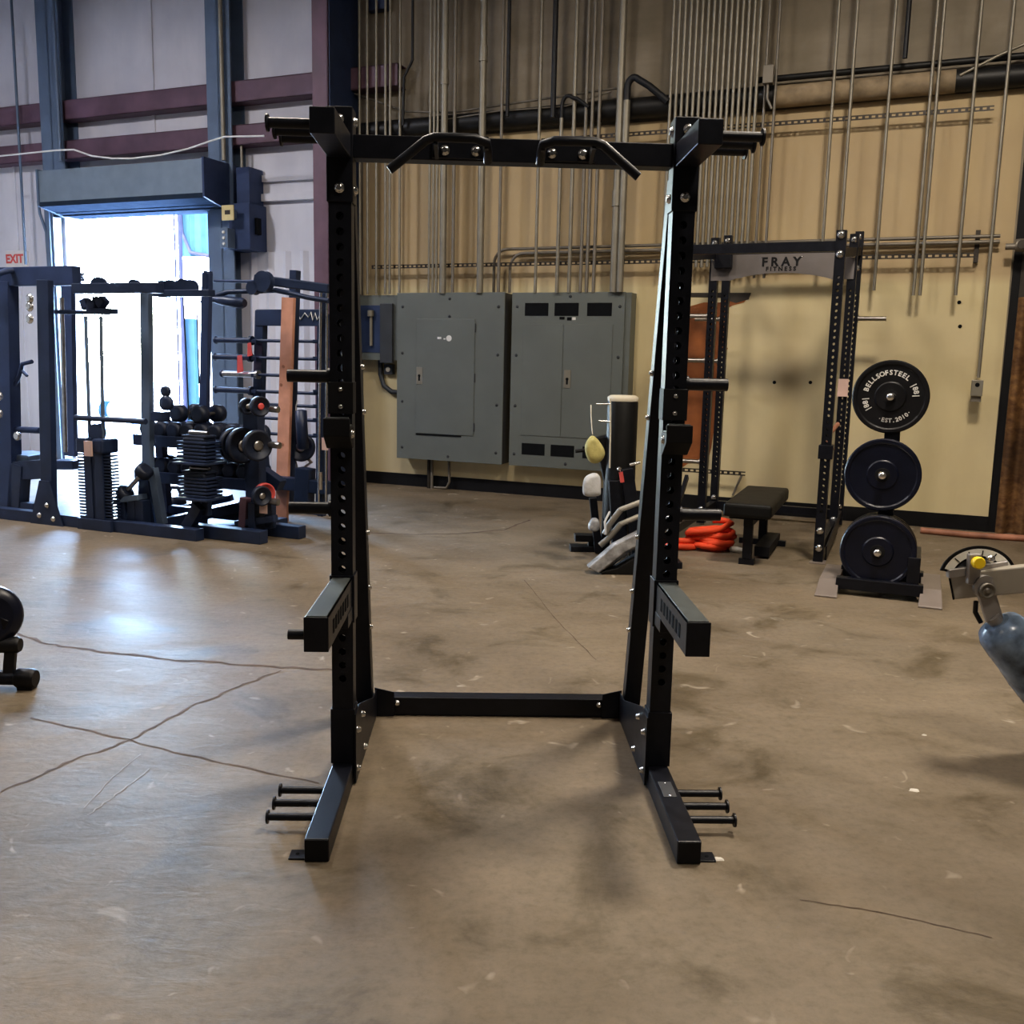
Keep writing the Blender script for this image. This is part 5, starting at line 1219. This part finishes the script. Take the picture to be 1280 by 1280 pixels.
# hanging black cables and hooks
def cable(px, z0, r, label, w=0.27, bend=None):
    u = uz(px, 0, w)[0]; q = MB(); pts = [(0, 0, HT), (0, 0, z0 + 0.2), (0, 0, z0)]
    if bend: pts += bend
    q.path(pts, r, 10); o = q.build('black_cable', 'cable'); o.location = wall_pt(u, w); o.rotation_euler = (0, 0, WALL_ANG); tag(o, label, 'cable')
cable(637, 4.2, 0.020, 'black cable hanging right of the fat pipes'); cable(695, 4.15, 0.030, 'thick black cable hanging behind the rack cross bar centre')
cable(516, 4.9, 0.016, 'dark cable with a kink near its lower end, left of the fat pipes', bend=[(-0.02, 0, 4.86), (-0.11, 0, 4.72), (-0.12, 0, 4.2)])
cable(1137, 4.42, 0.022, 'black rod hanging down to the lagged pipe above the cream board')
def hook(px0, pys, r, ends, label, mat='cable', w=0.27):
    u, zt = uz(px0, pys, w); t = wthing('hooked_conduit', label, 'conduit', u, 0, w)
    q = MB(); q.tube((0, 0, 2.31), (0, 0, zt - 0.28), r * 1.05, 12); q.build('riser', 'galv', t)
    e = uz(*ends, w); dx, dz = e[0] - u, e[1]
    pts = [(0, 0, zt - 0.29), (0, 0, zt - 0.16)] + [(0.07 - 0.07 * math.cos(R(a)), 0, zt - 0.16 + 0.10 * math.sin(R(a))) for a in range(20, 130, 18)] + [(dx * .55, 0.0, (zt + dz) / 2 + 0.0), (dx, 0.03, dz)]
    q = MB(); q.path(pts, r, 12); q.build('cable_hook', mat, t)
hook(703, 113, 0.020, (735, 133), 'small black hooked cable emerging from a thin conduit')
hook(785, 90, 0.036, (834, 126), 'large black hooked cable emerging from a thick conduit', w=0.27)
# two bent conduits running right along the wall
def bent(px, py, label, dz, zr):
    u, z = uz(px, py, 0.13); t = None
    q = MB(); pts = [(0, 0, 2.32), (0, 0, zr - 0.16)] + [(0.16 - 0.16 * math.cos(R(a)), 0, zr - 0.16 + 0.16 * math.sin(R(a))) for a in range(15, 91, 15)] + [(6.92 - u, 0, zr)]
    q.path(pts, 0.017, 10); o = q.build('bent_conduit', 'galvdull'); o.location = wall_pt(u, 0.13); o.rotation_euler = (0, 0, WALL_ANG); tag(o, label, 'conduit')
bent(617, 364, 'upper one of the two bent conduits running along the wall above the panels', 0, uz(800, 307, .13)[1])
bent(637, 364, 'lower one of the two bent conduits running along the wall above the panels', 0, uz(800, 313, .13)[1])
# perforated strut rails
def strut(name, u0, u1, z, label, w0=0.035):
    q = MB(); q.span((0, -w0, -0.022), (u1 - u0, -w0 + 0.005, -0.010)); q.span((0, -w0, 0.010), (u1 - u0, -w0 + 0.005, 0.022))
    n = int((u1 - u0) / 0.06)
    for i in range(n): q.span((i * 0.06, -w0, -0.012), (i * 0.06 + 0.026, -w0 + 0.004, 0.012))
    o = q.build(name, 'strut'); o.location = wall_pt(u0, 0.155, z); o.rotation_euler = (0, 0, WALL_ANG); tag(o, label, 'strut rail')
strut('strut_rail', uz(464, 328, .2)[0], uz(1222, 319, .2)[0], uz(900, 325, .2)[1], 'long perforated strut rail behind the conduits just above the grey panels')
strut('strut_rail', uz(690, 170, .2)[0], uz(1242, 144, .2)[0], uz(1000, 152, .2)[1], 'high perforated strut rail crossing the conduits near the top of the cream board')
strut('strut_rail', 4.05, 4.72, 0.435, 'short low perforated strut rail behind the left posts of the power rack')
q = MB(); q.bar((0, 0, 0), (-0.08, 0, -0.22), 0.02, 0.03, (0, 1, 0)); o = q.build('slanted_strut', 'galvdull'); o.location = wall_pt(4.66, 0.05, 0.40); o.rotation_euler = (0, 0, WALL_ANG); tag(o, 'short slanted strut stub under the low perforated rail', 'strut')
u, z = uz(1223, 288, 0.05); q = MB(); q.span((-0.02, -0.02, -0.30), (0.02, 0.02, 0)); o = q.build('strut_stub', 'strut'); o.location = wall_pt(u, 0.06, z); o.rotation_euler = (0, 0, WALL_ANG); tag(o, 'short vertical strut stub at the right end of the long rail', 'strut')
# horizontal pipe: black, then lagged, then black
t = wthing('overhead_pipe', 'long horizontal pipe along the wall, black with one dusty lagged length', 'pipe', 0.0, uz(720, 141, .11)[1], 0.11)
q = MB(); q.tube((-0.05, 0, -0.02), (4.78, 0, 0.0), 0.105, 18); q.build('black_run', 'pipe', t)
q = MB(); q.tube((4.78, 0, -0.01), (6.42, 0, 0.0), 0.105, 18); q.build('lagged_run', 'pipewrap', t)
q = MB(); q.tube((6.42, 0, 0.0), (8.5, 0, 0.0), 0.10, 18); q.build('black_end_run', 'pipe', t)
q = MB(); q.path([(-0.1, -0.02, 0.42), (0.6, -0.05, 0.16), (1.2, -0.06, 0.10), (2.4, -0.06, 0.16), (3.2, -0.06, 0.2)], 0.012, 8); q.path([(0.8, -0.09, 0.0), (1.8, -0.10, 0.06), (2.6, -0.10, 0.05), (3.1, -0.10, 0.16)], 0.010, 8); q.build('draped_wire', 'galvdull', t)
q = MB(); q.tube((4.6, -0.02, 0.16), (9.0, -0.02, 0.17), 0.03, 12); q.build('upper_line', 'pipe', t)
q = MB(); q.path([(6.45, -0.10, 0.02), (6.75, -0.10, 0.16), (7.4, -0.08, 0.42)], 0.014, 8); q.build('loose_wire', 'galv', t)
# small boxes
u, z = uz(962, 96, 0.25); t = wthing('junction_box', 'small grey junction box high on the conduits right of the dense row', 'junction box', u, z, 0.30)
q = MB(); q.span((-0.05, -0.06, -0.085), (0.05, 0.03, 0.085)); q.build('box_body', 'galvdull', t, 0.006); q = MB(); q.path([(0, -0.02, -0.08), (0, -0.02, -0.22), (0.05, -0.02, -0.32)], 0.014, 10); q.build('drop', 'galvdull', t)
u, z = uz(1221, 485, 0.22); t = wthing('outlet_box', 'small grey outlet box at the foot of the rightmost conduit', 'outlet', u, z, 0.22)
q = MB(); q.span((-0.05, -0.05, -0.075), (0.05, 0.02, 0.075)); q.build('box_body', 'galv', t, 0.004); q = MB(); q.lathe([(0.02, 0), (0.02, 0.003)], (0, -0.05, 0.03), (0, -1, 0), 14); q.build('socket', 'vent', t)
q = MB(); q.span((-0.045, -0.02, -0.13), (0.045, 0.02, -0.078)); q.build('lower_cover', 'galvdull', t)
# marks on the board: bare orange patch, anchor holes
def wpoly(name, pts, mat, w, kind='structure'):
    P = [uz(x, y, w) for x, y in pts]; q = MB(); q.add([(u_, -w, z_) for u_, z_ in P], [tuple(range(len(P)))]); o = wall_obj(q.build(name, mat, None, recalc=False)); o['kind'] = kind; return o
wpoly('wall_patch', [(858, 384), (880, 378), (900, 378), (925, 368), (935, 372), (930, 378), (915, 382), (906, 388), (910, 396), (905, 405), (908, 416), (903, 424), (910, 436), (902, 440), (899, 470), (895, 520), (889, 560), (884, 578), (868, 574), (850, 586)], 'orangewood', 0.034)
wpoly('wall_groove', [(858, 366), (900, 366), (930, 366), (939, 366), (936, 374), (920, 379), (900, 372), (858, 371)], 'strut', 0.036)
for (x, y) in ((968, 478), (1013, 478), (1137, 458), (1199, 378), (1200, 408)):
    u, z = uz(x, y, 0.03); q = MB(); q.lathe([(0.018, 0), (0.018, 0.004)], (u, -0.030, z), (0, -1, 0), 12); o = wall_obj(q.build('anchor_hole', 'vent')); struct(o)
# long pinkish pipe on the floor along the base
a = floor_at(1150, 664); b_ = floor_at(1290, 675)
q = MB(); a += Vector((-.05, -.12, 0)); q.path([a + Vector((0, 0, .03)), a.lerp(b_, .4) + Vector((0, -.12, .03)), b_ + Vector((0, -.12, .03)), b_ + (b_ - a) + Vector((0, -.12, .03))], 0.03, 10); o = q.build('floor_pipe', 'copper'); tag(o, 'long pinkish brown pipe lying on the floor before the rusty sheets', 'pipe')
# fitting at the right edge of the board
u, z = uz(1272, 308, 0.2); t = wthing('pipe_fitting', 'dark metal pipe fitting beyond the board edge at the right', 'pipe fitting', u, z, 0.2)
q = MB(); q.path([(-0.10, 0, 0.0), (0, 0, 0), (0.12, 0, 0.05), (0.14, 0, 0.3), (0.14, 0, 2.4)], 0.03, 10); q.build('riser', 'galvdull', t); q = MB(); q.lathe([(0.055, -.05), (0.06, 0), (0.055, .05)], (0.03, 0, 0.01), (1, 0, 0), 14); q.build('valve_body', 'galvdull', t); q = MB(); q.lathe([(0.04, 0), (0.04, .03)], (0.03, -0.05, 0.01), (0, -1, 0), 12); q.build('cap', 'strut', t)
# floor stubs below the single door panel
u, z = uz(539, 590, 0.08); t = wthing('floor_conduit', 'two dark conduit legs running from the panel bottom to the floor', 'conduit', u, 0, 0.1)
q = MB(); q.tube((-0.02, 0, 0), (-0.02, 0, 0.40), 0.022, 10); q.build('leg', 'strut', t); q = MB(); q.tube((0.02, 0, 0), (0.02, 0, 0.40), 0.018, 10); q.build('leg', 'galvdull', t)
q = MB(); q.path([(0.19, 0, 0.40), (0.25, 0, 0.34), (0.26, 0, 0.1), (0.22, 0, 0.02), (0.05, 0, 0.015)], 0.016, 8); q.build('flex_leg', 'galvdull', t)
# ------------------------------------------------------------------ left bay wall items
u, z = uz(22, 327, 0.05); z += 0.03; t = wthing('exit_sign', 'exit sign with red letters on the wall left of the doorway', 'sign', u, z, 0.05)
q = MB(); q.span((-0.19, -0.04, -0.12), (0.17, 0.05, 0.12)); f = q.build('case', 'exitface', t, 0.006); text_mesh('EXIT', 0.17, 'red', f, Matrix.Translation((-0.01, -0.043, 0)) @ up_, bold=0.006)
u, z = uz(285, 266, 0.5); t = wthing('warning_label', 'small yellow label plate beside the top right of the doorway', 'label', u, z, 0.50)
q = MB(); q.span((-0.09, -0.01, -0.09), (0.09, 0.005, 0.09)); f = q.build('face', 'yellowlabel', t)
q = MB(); q.span((-0.04, -0.013, -0.02), (0.04, -0.011, 0.03)); q.build('print', 'strut', f)
q = MB(); q.span((-0.02, 0.005, -0.05), (0.02, 0.24, 0.05)); q.build('bracket', 'bluesteel', t)
t = wthing('disconnect_switch', 'dark blue grey switch enclosure right of the doorway', 'switch box', -1.64, 0, 0.06)
q = MB(); q.span((-0.16, -0.30, 2.86), (0.16, 0.04, 3.42)); q.build('enclosure', 'darkblue', t, 0.006); q = MB(); q.span((-0.08, -0.24, 3.42), (0.12, 0.04, 3.86)); q.build('upper_enclosure', 'darkblue', t, 0.006)
q = MB(); q.span((0.16, -0.2, 3.05), (0.20, -0.12, 3.25)); q.build('switch_handle', 'vent', t); q = MB(); q.tube((-0.10, -0.1, 3.86), (-0.10, -0.1, 4.4), 0.018, 8); q.build('feed', 'galv', t)
u, z = uz(283, 296, 0.45); t = wthing('door_control', 'small door control station on the column below the yellow label', 'control box', u, z, 0.45)
q = MB(); q.span((-0.06, -0.05, -0.14), (0.06, 0.19, 0.10)); q.build('box_body', 'bluesteel', t, 0.005)
for k in range(3):
    q = MB(); q.lathe([(0.02, 0), (0.016, 0.015)], (0, -0.05, 0.05 - 0.07 * k), (0, -1, 0), 12); q.build('button', 'white', t)
def leftconduit(px, r, z0, label, w=0.3, mat='bluesteel'):
    u = uz(px, 0, w)[0]; q = MB(); q.tube((0, 0, z0), (0, 0, HT), r, 10); o = q.build('conduit', mat); o.location = wall_pt(u, w); o.rotation_euler = (0, 0, WALL_ANG); tag(o, label, 'conduit')
leftconduit(14, 0.018, 2.75, 'thin conduit at the far left beside the exit sign'); leftconduit(66, 0.022, 4.1, 'thin conduit on the left column above the shutter housing', 0.33); leftconduit(275, 0.028, 3.95, 'pale conduit on the left edge of the column by the doorway', 0.32, 'galv')
# sagging white cable
pts = [(-20, 197), (20, 193), (50, 190), (70, 188), (92, 187), (115, 195), (140, 198), (165, 198), (200, 194), (235, 186), (258, 178), (280, 171), (330, 170)]
q = MB()
P = [uz(x, y, 0.80) for x, y in pts]; q.path([(u_, -0.80, z_) for u_, z_ in P], 0.011, 8); o = wall_obj(q.build('sagging_cable', 'white')); tag(o, 'white cable sagging along the beam above the shutter housing', 'cable')
sc = bpy.context.scene
sc.view_settings.view_transform = 'Standard'
sc.view_settings.look = 'Medium High Contrast'
sc.view_settings.exposure = 0.0
sc.cycles.use_denoising = True
sc.cycles.max_bounces = 6
sc.cycles.sample_clamp_indirect = 6
